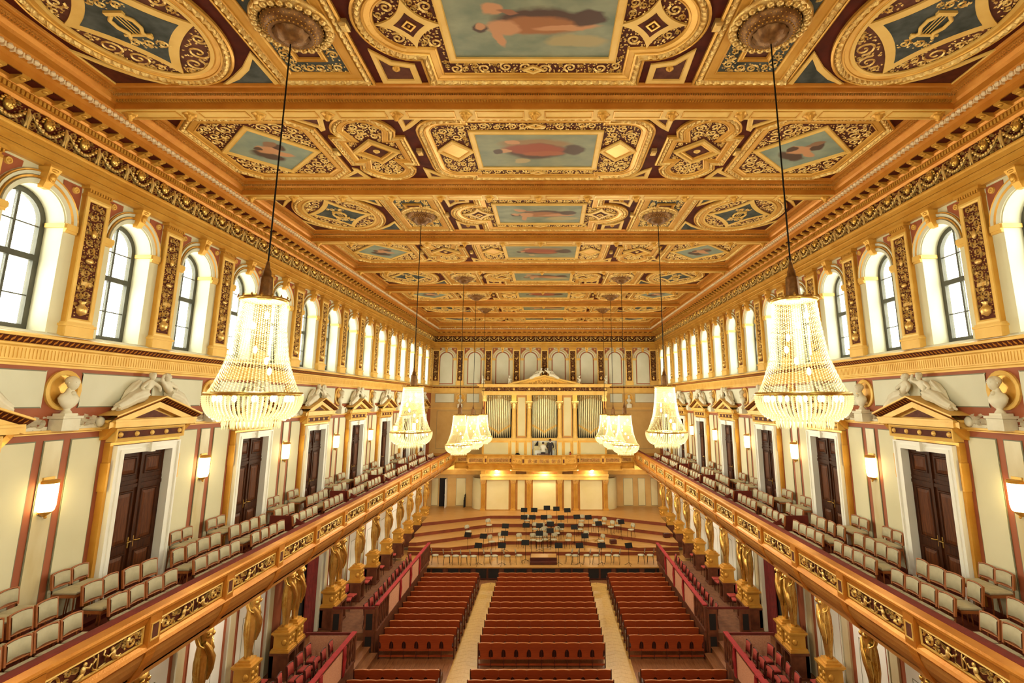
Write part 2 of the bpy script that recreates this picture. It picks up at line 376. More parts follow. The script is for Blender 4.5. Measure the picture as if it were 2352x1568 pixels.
def hair_on(mb, P, r, bun=False):
    mb.ball(P(-.26, 0, .30), (r*.98, r*.93, r*.86), 10, 7)
    if bun: mb.ball(P(-1.05, 0, .05), r*.42, 7, 5); [mb.ball(P(.5-.3*abs(k), .32*k, .75), r*.3, 6, 4) for k in (-2, -1, 0, 1, 2)]
def drape(mb, path, rad, folds=7, amp=.13, n=22, flat=1.0):
    rings = []
    for i, (p, r) in enumerate(zip(path, rad)):
        p = Vector(p); a = Vector(path[max(0, i-1)]); b = Vector(path[min(len(path)-1, i+1)]); t = (b-a).normalized()
        q = t.cross(Vector((1, 0, 0))); q = q.normalized() if q.length > .1 else Vector((0, 1, 0)); w = q.cross(t)
        ring = []
        for k in range(n):
            A = 2*pi*k/n; rr = r*(1+amp*cos(folds*A+i*.5)); ring.append(tuple(p + q*(rr*cos(A)) + w*(rr*flat*sin(A))))
        rings.append(ring)
    mb.loft(rings)
# reclining muse in the wall frame (h, u, z); apex of the gable at u = 0
def muse(s, lift):
    v = [(.20, s*.46, 10.36), (.20, s*.36, 10.52), (.21, s*.29, 10.64), (.21, s*.26, 10.75),
         (.21, s*.40, 10.67), (.26, s*.60, 10.56), (.30, s*.50, 10.43), (.21, s*.17, 10.68), (.30, s*.05, 10.57), (.34, s*.10, 10.46),
         (.26, s*.78, 10.40), (.24, s*1.04, 10.16), (.26, s*1.20, 10.08), (.17, s*.74, 10.28), (.17, s*1.10, 10.13), (.18, s*1.28, 10.05)]
    if lift: v[8] = (.26, s*.02, 10.74); v[9] = (.26, s*.08, 10.90)
    e = [(0,1),(1,2),(2,3),(2,4),(4,5),(5,6),(2,7),(7,8),(8,9),(0,10),(10,11),(11,12),(0,13),(13,14),(14,15)]
    r = [.105, .09, .10, .045, .055, .042, .03, .055, .042, .03, .075, .045, .03, .075, .045, .03]
    V, F = grow(v, e, r)
    mb = MB(); mb.add(V, F, True); P = head(mb, (.23, s*.25, 10.84), .082, s*.5); hair_on(mb, P, .082, True)
    d = MB(); drape(d, [(.20, s*.40, 10.42), (.21, s*.56, 10.38), (.22, s*.78, 10.31), (.21, s*1.0, 10.17), (.20, s*1.16, 10.10)], [.13, .16, .14, .11, .09])
    drape(d, [(.12, s*.50, 10.70), (.12, s*.62, 10.58), (.11, s*.78, 10.42), (.10, s*.92, 10.26)], [.05, .10, .09, .04], 5, .2)
    return mb, d
MUSE = [muse(-1, False), muse(1, True)]
# seated and standing person on the organ loft, backs to the hall (they face +y)
def person_mesh(stand):
    if stand:
        v = [(0,0,.92),(0,.02,1.12),(0,.02,1.36),(0,.02,1.50),(-.19,.02,1.40),(-.25,.04,1.15),(-.20,.20,1.02),(.19,.02,1.40),(.26,.04,1.15),(.22,.20,1.02),(-.09,0,.86),(-.10,.0,.47),(-.10,-.02,.09),(-.10,.12,.04),(.09,0,.86),(.10,.0,.47),(.10,-.02,.09),(.10,.12,.04)]
    else:
        v = [(0,0,.55),(0,.0,.74),(0,.03,.98),(0,.05,1.12),(-.18,.03,1.02),(-.24,.10,.78),(-.16,.34,.76),(.18,.03,1.02),(.24,.10,.78),(.16,.34,.76),(-.09,.06,.54),(-.11,.44,.54),(-.11,.46,.10),(-.11,.58,.05),(.09,.06,.54),(.11,.44,.54),(.11,.46,.10),(.11,.58,.05)]
    e = [(0,1),(1,2),(2,3),(2,4),(4,5),(5,6),(2,7),(7,8),(8,9),(0,10),(10,11),(11,12),(12,13),(0,14),(14,15),(15,16),(16,17)]
    r = [.15,.15,.17,.06,.08,.055,.038,.08,.055,.038,.10,.07,.045,.035,.10,.07,.045,.035]
    return grow(v, e, r)
STAND, SEATED = person_mesh(True), person_mesh(False)
# putto for the organ cornice
PUTTO = grow([(0,0,.10),(0,0,.26),(0,0,.40),(.10,.09,.34),(.16,.16,.22),(.10,-.09,.34),(.20,-.12,.44),(.14,.07,.06),(.22,.08,-.10),(.12,-.08,.06),(.16,-.14,-.10)], [(0,1),(1,2),(1,3),(3,4),(1,5),(5,6),(0,7),(7,8),(0,9),(9,10)], [.09,.09,.04,.045,.03,.045,.03,.06,.035,.06,.035])
# ================================================================== FLOOR
rnd = random.Random(3)
floor = MB().box(-9.9, 9.9, -4, 46, -.3, 0).build('floor', 'old_floor'); tag(floor, kind='structure')
for x0, x1 in ((-3.5, -2.47), (2.53, 3.62)):                     # the two light parquet aisles, staves in herringbone
    b = MB().box(x0, x1, 2, 32.4, 0, .008)
    b.build('parquet_aisle', 'parquet', floor)
    for k in range(60):
        y = 14.5 + k*.3
        for s in (0, 1):
            xm = (x0+x1)/2; xs = (x0+.03, xm-.01) if s == 0 else (xm+.01, x1-.03); dy = .22 if s == 0 else -.22
            q = MB().prism([(xs[0], y + (0 if s == 0 else .22)), (xs[1], y + dy + (0 if s == 0 else .22)), (xs[1], y + dy + .27 + (0 if s == 0 else .22)), (xs[0], y + .27 + (0 if s == 0 else .22))], lambda u, v, h: (u, v, h), .008, .010 + .001*((k+s) % 2))
            q.build('stave', 'parquet', floor)

for s in (-1, 1):
    for k in range(16):
        x = s*(3.70 + .19*k); MB().box(x-.09, x+.09, 20.9, 23.4, 0, .010 + .003*(k % 2)).build('plank', 'old_floor', floor)

# ================================================================== WALLS
def wall_body():
    b = MB()
    b.box(-.35, 0, -4, 45.3, -.3, 11.5); b.box(-.35, 0, -4, 45.3, 14.72, 17.2)
    b.box(-.35, 0, -4, YG-2*DY, 11.5, 14.72); b.box(-.35, 0, YG+14*DY, 45.3, 11.5, 14.72)
    return b
wl = wall_body().build('wall_left', 'terra', None, M4=LM(0)); tag(wl, kind='structure')
rb = MB(); src = wall_body(); rb.v = [(x, -y, z) for x, y, z in src.v]; rb.f = src.f; rb.s = src.s
wr = rb.build('wall_right', 'terra', None, M4=RM(0)); tag(wr, kind='structure')
wf = MB().box(-10.2, 10.2, 45, 45.4, -.3, 17.2).build('wall_far', 'terra_warm_lit'); tag(wf, kind='structure')
wb = MB().box(-10.2, 10.2, -4.3, -4, -.3, 17.2).build('wall_back', 'cream'); tag(wb, kind='structure')
# ---- clerestory bay with a round-headed opening -------------------------------------------------
RO, ZS, ZB, ZT = .60, 13.76, 11.5, 14.72
def bay_wall(open_=True):
    b = MB(); hw = DY/2; n = 16; A = [(-RO, ZB+.06)] + [(RO*cos(pi-pi*i/n), ZS+RO*sin(pi*i/n)) for i in range(n+1)] + [(RO, ZB+.06)]
    # front face, split at the crown
    m = len(A)//2
    Lp = [(-hw, ZB+.06), *A[:m+1], (0, ZT), (-hw, ZT)]; Rp = [(hw, ZB+.06), (hw, ZT), (0, ZT), *A[m:]]
    for P in (Lp, Rp): b.ngon([(0, u, v) for u, v in P])
    return b, A
def reveal(A, d):
    b = MB(); n = len(A)
    b.add([(0, u, v) for u, v in A] + [(d, u, v) for u, v in A], [(i, i+1, n+i+1, n+i) for i in range(n-1)], True)
    b.box(d, 0.03, -RO-.02, RO+.02, ZB-.02, ZB+.07)
    return b
# bay proto on the left wall; window centre at y
def bay_proto(parent, M4):
    b, A = bay_wall(); bay = b.build('window_bay', 'cream', parent, M4=M4)
    reveal(A, -.50).build('reveal', 'stucco', bay)
    # archivolt: two gilt rolls over a cream band, down to the imposts
    a = MB(); ring = lambda r: [(r*cos(pi-pi*i/20), ZS+r*sin(pi*i/20)) for i in range(21)]
    def band(r0, r1, h0, h1):
        q = MB(); P0, P1 = ring(r0), ring(r1); n = 21
        q.add([(0, *p) for p in P0] + [(h0, *p) for p in P0] + [(h1, *p) for p in P1] + [(0, *p) for p in P1], [(j*n+i, j*n+i+1, (j+1)*n+i+1, (j+1)*n+i) for j in range(3) for i in range(n-1)]); return q
    for r0, r1, m, nm in ((.62, .70, 'stucco', 'arch_band'), (.72, .76, 'gold', 'gilt_roll'), (.78, .84, 'stucco', 'arch_band'), (.84, .875, 'gold', 'gilt_roll')):
        band(r0, r1, .03, .05).build(nm, m, bay)
    for s in (-1, 1):
        q = MB(); q.box(-.36, .05, s*.56, s*.62, ZS-.06, ZS+.03); q.box(0, .07, s*.60, s*.86, ZS-.09, ZS+.04); q.box(0, .05, s*.60, s*.86, ZS-.14, ZS-.09)
        q.build('impost', 'gold_pale', bay)
        # spandrel: terracotta triangle with a grey edge and a gilt roundel
        tri = [(s*.42, 14.67), (s*.85, 14.67), (s*.85, 14.16)] + [(s*.895*cos(t), ZS+.895*sin(t)) for t in (.52, .68, .84, 1.0, 1.07)]
        if s < 0: tri = tri[::-1]
        MB().prism(tri, fw, 0, .012).build('spandrel', 'terra', bay)
        q = MB(); q.mould([(s*.70+.075*cos(2*pi*k/12), 14.55+.075*sin(2*pi*k/12)) for k in range(12)], [(0, .012), (.01, .05), (.03, .05), (.035, .025), (.07, .03)], fw)
        q.ball((.03, s*.70, 14.55), (.03, .025, .025), 6, 4); q.build('roundel', 'gold_pale', bay)
    k = MB(); k.loft([[(h, u*w, z) for h, u in ((0, -1), (d, -1), (d, 1), (0, 1))] for z, w, d in ((14.30, .07, .10), (14.42, .085, .16), (14.60, .10, .20), (14.70, .125, .24), (14.74, .125, .24))], sm=False)
    k.ball((.19, 0, 14.52), (.06, .06, .09), 8, 6); k.ball((.20, 0, 14.66), (.05, .09, .04), 8, 5)
    k.build('keystone', 'gold', bay)
    sl = MB(); sl.extr_y([(-.02, ZB-.02), (.10, ZB-.02), (.10, ZB+.02), (.0, ZB+.075)], -DY/2, DY/2); sl.build('sill', 'stucco', bay)
    return bay
bayL = bay_proto(wl, T(0, YG - 1.5*DY))
BAYS = [YG + DY*(k+.5) for k in range(-2, 14)]
for y in BAYS[1:]: clone(bayL, wl, T(0, y))
for y in BAYS: clone(bayL, wr, T(0, -y))
# ---- windows -----------------------------------------------------------------------------------
def window_proto():
    w = empty('window_1', kind='structure')
    n = 16; A = [(-RO, ZB+.1)] + [(RO*cos(pi-pi*i/n), ZS+RO*sin(pi*i/n)) for i in range(n+1)] + [(RO, ZB+.1)]
    q = MB(); q.mould(A[::-1], [(0, -.46), (.0, -.38), (.11, -.38), (.11, -.48)], fw); q.build('frame', 'iron', w)
    q = MB(); q.box(-.46, -.37, -.56, .56, 12.98, 13.10); q.build('transom', 'iron', w)
    q = MB(); q.box(-.45, -.39, -.025, .025, 11.6, 14.32); q.build('mullion', 'iron', w)
    for z in (12.28, 13.68):
        q = MB(); q.box(-.43, -.40, -.56, .56, z-.012, z+.012); q.build('glazing_bar', 'iron', w)
    for s in (-1, 1):
        for z0, z1 in ((11.62, 12.27), (12.29, 12.98), (13.10, 13.67)):
            MB().box(-.415, -.405, *sorted((s*.03, s*.53)), z0, z1).build('pane', 'glass', w)
        P = [(s*.03, 13.69), (s*.53, 13.69)] + [(s*.53*cos(t*pi/12), ZS+.53*sin(t*pi/12)) for t in range(1, 6)] + [(s*.03, ZS+.53)]
        MB().prism(P if s > 0 else P[::-1], fw, -.415, -.405).build('pane', 'glass', w)
    return w
win = window_proto(); win.matrix_local = LM(BAYS[0])
nwin = 1
for y in BAYS[1:]:
    nwin += 1; c = clone(win, None, LM(y)); c.name = 'window_%d' % nwin
for y in BAYS:
    nwin += 1; c = clone(win, None, RM(y)); c.name = 'window_%d' % nwin
# outer cheeks between the window niches so that the sky shows only through the glass
for wall, s in ((wl, 1), (wr, -1)):
    q = MB()
    for k, y in enumerate(BAYS):
        a, c = s*(y-DY/2), s*(y+DY/2); a, c = min(a, c), max(a, c); m = (a+c)/2
        q.box(-.52, -.48, a, m-RO+.01, ZB-.05, ZT+.1); q.box(-.52, -.48, m+RO-.01, c, ZB-.05, ZT+.1)
        AA = [(RO*cos(pi*i/12), ZS+RO*sin(pi*i/12)) for i in range(13)]
        q.ngon([(-.50, m+u, v) for u, v in AA] + [(-.50, m-RO, ZT+.1), (-.50, m+RO, ZT+.1)])
    q.build('outer_leaf', 'stucco', wall)
# ---- pilasters ----------------------------------------------------------------------------------
def pilaster_proto(parent, M4):
    p = MB(); p.box(0, .10, -.30, .30, 11.83, 14.50); pil = p.build('pilaster', 'gold', parent, M4=M4)
    q = MB(); R_ = rect(-.21, .21, 11.92, 14.42); q.ngon([(.104, u, v) for u, v in R_]); q.build('panel_field', 'brown', pil)
    q = MB(); q.mould(rect(-.30, .30, 11.83, 14.50), [(0, .10), (0, .13), (.05, .14), (.085, .125), (.09, .104)], fw); q.build('gilt_border', 'gold_pale', pil)
    q = MB(); r2 = random.Random(11)
    # candelabrum ornament: urn below, cartouche in the middle, scrolls all the way up
    q.lathe([(.02, 0), (.10, .05), (.12, .16), (.05, .24), (.08, .30)], (.104, 0, 11.98), 8, arc=pi, a0=-pi/2)
    q.ball((.12, 0, 13.15), (.05, .10, .06), 8, 5); q.ball((.12, 0, 13.75), (.05, .06, .10), 8, 5); q.box(.104, .13, -.12, .12, 12.62, 12.70)
    for s in (-1, 1): q.add([(.106, s*.02, 13.72), (.13, s*.10, 13.86), (.106, s*.17, 13.98), (.106, s*.10, 13.74)], [(0, 1, 2, 3)])
    holes = [rect(-.11, .11, 11.95, 12.26), rect(-.10, .10, 13.08, 13.22), rect(-.08, .08, 13.64, 13.86)]
    scrolls(q, rect(-.205, .205, 11.93, 14.41), fw, .104, .135, (.095, .075, .055, .04), r2, holes, 160, .022, 14)
    tag(q.build('scroll_ornament', 'gold_orn', pil), kind='stuff')
    q = MB(); q.box(0, .16, -.335, .335, 11.53, 11.74); q.box(0, .19, -.36, .36, 11.74, 11.79); q.box(0, .15, -.325, .325, 11.79, 11.83); q.build('plinth', 'gold_pale', pil)
    q = MB(); q.box(0, .12, -.31, .31, 14.50, 14.56); q.box(0, .10, -.29, .29, 14.56, 14.66); q.box(0, .18, -.35, .35, 14.66, 14.73)
    for k in range(9): q.box(.1, .15, -.29+k*.068, -.255+k*.068, 14.60, 14.66)
    q.build('capital', 'gold', pil)
    return pil
pilL = pilaster_proto(wl, T(0, GRID[0]))
for y in GRID[1:]: clone(pilL, wl, T(0, y))
for y in GRID: clone(pilL, wr, T(0, -y))
# ---- far clerestory: blind arches ----------------------------------------------------------------
FX = [-9.55 + 2.3875*k for k in range(9)]
Mfar = FM(0)
def blind_bay(parent, M4):
    b = MB(); b.box(0, .012, -1.19, 1.19, ZB+.06, 14.70); bay = b.build('blind_arch', 'cream', parent, M4=M4)
    A = rect(0, 0, 0, 0); n = 16
    out = [(RO, ZB+.12)] + [(RO*cos(pi*i/n), ZS+RO*sin(pi*i/n)) for i in range(n+1)] + [(-RO, ZB+.12)]
    MB().mould(out, [(0, .012), (0, .03), (.07, .03), (.08, .012)], fw).build('red_border', 'terra', bay)
    MB().prism(offs(out, .09), fw, .012, .02).build('blind_panel', 'stucco', bay)
    for c in KIDS[bayL.name]:
        if c.name.split('.')[0] in ('arch_band', 'gilt_roll', 'impost', 'spandrel', 'roundel', 'keystone', 'sill'):
            k = clone(c, bay); k.matrix_local = Matrix.Translation((.012, 0, 0))
    return bay
bb = blind_bay(wf, FM((FX[0]+FX[1])/2))
for k in range(1, 8): clone(bb, wf, FM((FX[k]+FX[k+1])/2))
for k in range(0, 9): clone(pilL, wf, FM(FX[k] + (.32 if k == 0 else -.32 if k == 8 else 0)) @ Matrix.Translation((.012, 0, 0)))

# ---- entablature under the ceiling and string-course, one run per wall ---------------------------
def runs(name, prof, m, idx, extra=None):
    out = []
    for side in ('left', 'right', 'far'):
        L0, L1 = (-4, 45) if side == 'left' else (-45, 4) if side == 'right' else (-9.55, 9.55)
        b = MB(); b.extr_y(prof, L0, L1); o = b.build('%s_%d' % (name, idx), m, None, M4=LM(0) if side == 'left' else RM(0) if side == 'right' else FM(0))
        tag(o, kind='structure'); idx += 1; out.append(o)
    return out
ARCH = runs('trim', [(0, 14.72), (.10, 14.72), (.10, 14.83), (.125, 14.85), (.125, 14.87), (.11, 14.88), (.13, 14.88), (.13, 14.99), (.155, 15.01), (.155, 15.03), (.14, 15.04), (.16, 15.04), (.16, 15.11), (.19, 15.13), (.20, 15.17), (.20, 15.20), (.03, 15.20), (.03, 15.72), (0, 15.72)], 'gold', 1)
CORN = runs('trim', [(0, 15.70), (.06, 15.70), (.10, 15.76), (.14, 15.78), (.14, 15.88), (.17, 15.90), (.20, 15.94), (.20, 16.00), (.44, 16.02), (.44, 16.16), (.50, 16.20), (.50, 16.24), (.62, 16.33), (.62, 16.40), (0, 16.40)], 'gold_deep', 4)
STR = runs('trim', [(0, 10.90), (.03, 10.90), (.03, 10.94), (.06, 10.96), (.06, 10.99), (.04, 11.0), (.04, 11.24), (.09, 11.27), (.09, 11.30), (.10, 11.31), (.22, 11.42), (.24, 11.42), (.24, 11.47), (.14, 11.50), (0, 11.54)], 'gold_pale', 7)
LEDGE = runs('trim', [(0, 9.60), (.05, 9.60), (.05, 9.62), (.10, 9.64), (.10, 9.68), (0, 9.68)], 'gold_pale', 10)
SPAN = {0: (4, 45), 1: (-45, -4), 2: (-9.5, 9.5)}
def along(i, pitch, off=0.0):
    a, c = SPAN[i]; n = int((c-a)/pitch); s0 = (a + (c-a-n*pitch)/2) + pitch/2
    return [s0 + k*pitch for k in range(n)]
# frieze: dark field, masks, garlands, scrolls
def garland_unit():
    q = MB(); P = .79; r2 = random.Random(5)
    path = [(.06+.02*sin(pi*t), -P/2+.06+(P-.12)*t, 15.58-.26*sin(pi*t)) for t in [i/10 for i in range(11)]]
    q.tube(path, [.018+.022*sin(pi*i/10) for i in range(11)], 6)
    for i in range(1, 10):
        p = path[i]; q.ball((p[0]+.035, p[1], p[2]), (.03, .035, .03), 6, 4)
    for s in (-1, 1):
        q.tube([(.04, s*P/2, 15.66), (.07, s*(P/2-.03), 15.5), (.05, s*(P/2-.01), 15.34), (.04, s*(P/2-.05), 15.24)], [.02, .035, .03, .01], 5)
    scrolls(q, rect(-P/2, P/2, 15.21, 15.70), fw, .03, .07, (.085, .06, .045), r2, [rect(-.12, .12, 15.40, 15.70)], 150, .022, 14)
    return q
def mask():
    q = MB(); q.ball((.08, 0, 15.54), (.09, .095, .125), 8, 7); q.ball((.17, 0, 15.525), (.03, .02, .035), 6, 4)
    q.ball((.07, 0, 15.63), (.075, .085, .045), 8, 5); q.ball((.14, 0, 15.475), (.02, .03, .01), 6, 3)
    for k in range(7): A = pi*k/6; q.ball((.06, .12*cos(A), 15.56+.11*sin(A)), (.04, .034, .034), 5, 4)
    return q
gproto = mproto = None
for i, tr in enumerate(ARCH):
    a, c = SPAN[i]; MB().box(.03, .036, a-(8 if i < 1 else 0), c+(8 if i == 1 else 0), 15.205, 15.70).build('frieze_field', 'brown_dk', tr)
    for y in along(i, .79):
        if gproto is None:
            gproto = tag(garland_unit().build('garland', 'gold_orn', tr, M4=T(0, y)), kind='stuff'); mproto = mask().build('mask', 'gold_fig', tr, M4=T(0, y))
        else: clone(gproto, tr, T(0, y)); clone(mproto, tr, T(0, y))
mod = None
for i, tr in enumerate(CORN):
    a, c = SPAN[i]
    for y in along(i, .43):
        if mod is None:
            q = MB(); q.loft([[(x, s*w, z) for s, z in ((-1, z0), (-1, 16.02), (1, 16.02), (1, z0))] for x, z0, w in ((.19, 15.90, .075), (.28, 15.92, .075), (.36, 15.96, .08), (.43, 15.985, .08))], sm=False)
            q.ball((.36, 0, 15.955), (.06, .06, .025), 6, 4); mod = q.build('bracket', 'gold', tr, M4=T(0, y))
        else: clone(mod, tr, T(0, y))
    q = MB()
    for y in along(i, .43): q.box(.20, .43, y-.13+.215, y+.13+.215, 16.0, 16.008)
    q.build('coffer_row', 'brown_dk', tr)
    q = MB()
    for y in along(i, .085): q.box(.13, .175, y-.025, y+.025, 15.785, 15.875)
    tag(q.build('dentil_row', 'gold', tr), kind='stuff')
    q = MB()
    for y in along(i, .16):
        q.ball((.56, y, 16.27), (.06, .058, .055), 6, 4, False); q.box(.50, .58, y+.066, y+.094, 16.21, 16.32)
    tag(q.build('egg_row', 'egg', tr), kind='stuff')
for i, tr in enumerate(STR):
    a, c = SPAN[i]; q = MB()
    for y in along(i, .075): q.box(.04, .052, y-.022, y+.022, 11.03, 11.22)
    tag(q.build('fluting', 'gold_pale', tr), kind='stuff')
    q = MB(); lo, hi = (a-8, c) if i == 0 else (a, c+8) if i == 1 else (a, c)
    q.add([(.105, lo, 11.314), (.105, hi, 11.314), (.218, hi, 11.418), (.218, lo, 11.418)], [(0, 1, 2, 3)]); q.build('dark_leaf_band', 'brown', tr)
    q = MB()
    for y in along(i, .12): self_leaf(q, y, 11.315, pi/2, .10, lambda u, v, h: (.108 + (v-11.315)*1.08 + h, u, v), 0, .02)
    tag(q.build('leaf_row', 'gold_deep', tr), kind='stuff')

# ---- middle zone panels between doors (left wall frame), one proto set, shared --------------------
def slab(name, ol, m, parent, h=.022, M4=None, edge='edge'):
    p = MB(); p.prism(offs(ol, .022), fw, 0, h); o = p.build(name, m, parent, M4=M4)
    MB().mould(ol, [(0, 0), (0, h*.7), (.026, h*.7)], fw).build('panel_edge', edge, o)
    return o
ZP0, ZP1 = 5.9, 9.48
def wall_bay_parts(parent, M4, first):
    res = []
    for ol, nm, m in ((rect(-.215, .215, ZP0, ZP1), 'marble_strip', 'marble'), (rect(.38, 1.13, ZP0, ZP1), 'cream_panel', 'cream'), (rect(-1.13, -.38, ZP0, ZP1), 'cream_panel', 'cream')):
        res.append(slab(nm, ol, m, parent, M4=M4))
    # upper field: two panels with concave ends around the roundel
    for s in (-1, 1):
        A = [(s*.53*cos(t), 10.47+.53*sin(t)) for t in [(-.74+1.48*i/10) for i in range(11)]]
        ol = [(A[0][0], 10.11)] + [(max(.0, s*x)*s, z) for x, z in A if 10.11 < z < 10.83] + [(A[-1][0], 10.83), (s*2.32, 10.83), (s*2.32, 10.11)]
        ol = ol if s < 0 else ol[::-1]
        if sum(ol[i-1][0]*ol[i][1]-ol[i][0]*ol[i-1][1] for i in range(len(ol))) < 0: ol = ol[::-1]
        res.append(slab('upper_panel', ol, 'stucco', parent, M4=M4))
    # gilt roundel
    q = MB(); C = lambda r: [(r*cos(2*pi*k/24), 10.46+r*sin(2*pi*k/24)) for k in range(24)]
    q.mould(C(.40), [(0, 0), (0, .05), (.05, .07), (.09, .05), (.10, .02)], fw); rr = q.build('roundel_rim', 'gold_pale', parent, M4=M4)
    MB().prism(C(.31), fw, 0, .022).build('roundel_disc', 'gold', rr)
    # scroll frieze between the pediments
    for s in (-1, 1):
        q = MB(); r2 = random.Random(9); scrolls(q, rect(*sorted((s*.26, s*1.05)), 9.69, 9.98), fw, 0, .09, (.125, .09, .06), r2, (), 160, .05, 14)
        q.box(0, .05, *sorted((s*.24, s*1.0)), 9.68, 9.75); q.ball((.08, s*.95, 9.80), (.08, .10, .11), 8, 6)
        o = q.build('carved_scroll', 'statue', parent, M4=M4); tag(o, kind='stuff'); res.append(o)
    res.append(rr)
    return res
proto = wall_bay_parts(wl, T(0, BUSTS[0]), True)
for y in BUSTS[1:]:
    for p in proto: clone(p, wl, T(0, y))
for y in BUSTS:
    for p in proto: clone(p, wr, T(0, -y))
# ================================================================== CEILING
ZC, BY, BP = 16.70, 10.46, 4.74                                    # coffer plane, first beam in view, beam pitch
NB = 9                                                             # beams at BY-BP*2 ... up to the organ wall
ceil = MB().box(-9.9, 9.9, -4.2, 45.4, ZC, ZC+.25).build('ceiling', 'brown_dk'); tag(ceil, kind='structure')
fc = lambda u, v, h: (u, v, ZC - h)
CR = random.Random(21)
FRAME = [(0, 0), (0, .05), (.035, .075), (.05, .06), (.055, .035)]
def coffer(name, ol, parent, M4, field='brown', border=.16, leafw=.13, holes=(), rs=(.16, .12, .085, .06), orn='gold_orn', tries=320, outer=True):
    q = MB(); q.mould(ol, FRAME + [(.06+leafw, .035), (.07+leafw, .06), (.10+leafw, .06), (.11+leafw, .04), (.08+leafw+border, .03), (.09+leafw+border, .045), (.12+leafw+border, .03), (.13+leafw+border, .008)], fc)
    o = q.build(name, 'gold', parent, M4=M4)
    q = MB(); q.leaf(ol, .06, .05+leafw, .035, .10, fc); tag(q.build('leaf_moulding', 'gold_orn', o), kind='stuff')
    inn = offs(ol, .12+leafw+border); MB().ngon([fc(u, v, .009) for u, v in inn]).build('field', field, o)
    q = MB(); scrolls(q, offs(inn, .01), fc, .01, .035, rs, CR, holes, tries*2, .026)
    tag(q.build('scroll_ornament', orn, o), kind='stuff')
    return o
def frame(name, ol, parent, m='gold_pale', w=.14, h=.05):
    return MB().mould(ol, [(0, .008), (0, h), (.02, h+.02), (.04, h), (w-.03, h), (w-.015, h+.012), (w, .012)], fc).build(name, m, parent)
def star(cx, cy_, a, b_, k=.36, n=8):
    P = []; tips = [(cx+a, cy_), (cx, cy_+b_), (cx-a, cy_), (cx, cy_-b_)]
    for i in range(4):
        p, q_ = tips[i], tips[(i+1) % 4]; mx, my = cx+(p[0]+q_[0]-2*cx)/2*k*1.1, cy_+(p[1]+q_[1]-2*cy_)/2*k*1.1
        for j in range(n): t = j/n; P.append(((1-t)**2*p[0]+2*t*(1-t)*mx+t*t*q_[0], (1-t)**2*p[1]+2*t*(1-t)*my+t*t*q_[1]))
    return P
def boss(cx, cy_, r, parent, m='gold_pale', name='boss'):
    q = MB(); q.lathe([(0, -.07), (r*.5, -.06), (r*.7, -.03), (r, -.03), (r*1.05, 0)], (cx, cy_, ZC-.01), 12); return q.build(name, m, parent)
def small_panel(ol, parent, M4, field='violet', b=True):
    q = MB(); q.mould(ol, [(0, 0), (0, .03), (.02, .04), (.10, .03), (.12, .04), (.13, .008)], fc); o = q.build('corner_panel', 'gold_pale', parent, M4=M4)
    MB().ngon([fc(u, v, .009) for u, v in offs(ol, .125)]).build('field', field, o)
    if b:
        cx = sum(p[0] for p in ol)/len(ol); cy_ = sum(p[1] for p in ol)/len(ol); boss(cx, cy_, .075, o, 'gold')
    return o
def diamond(cx, cy_, a, b_): return [(cx+a, cy_), (cx, cy_+b_), (cx-a, cy_), (cx, cy_-b_)]
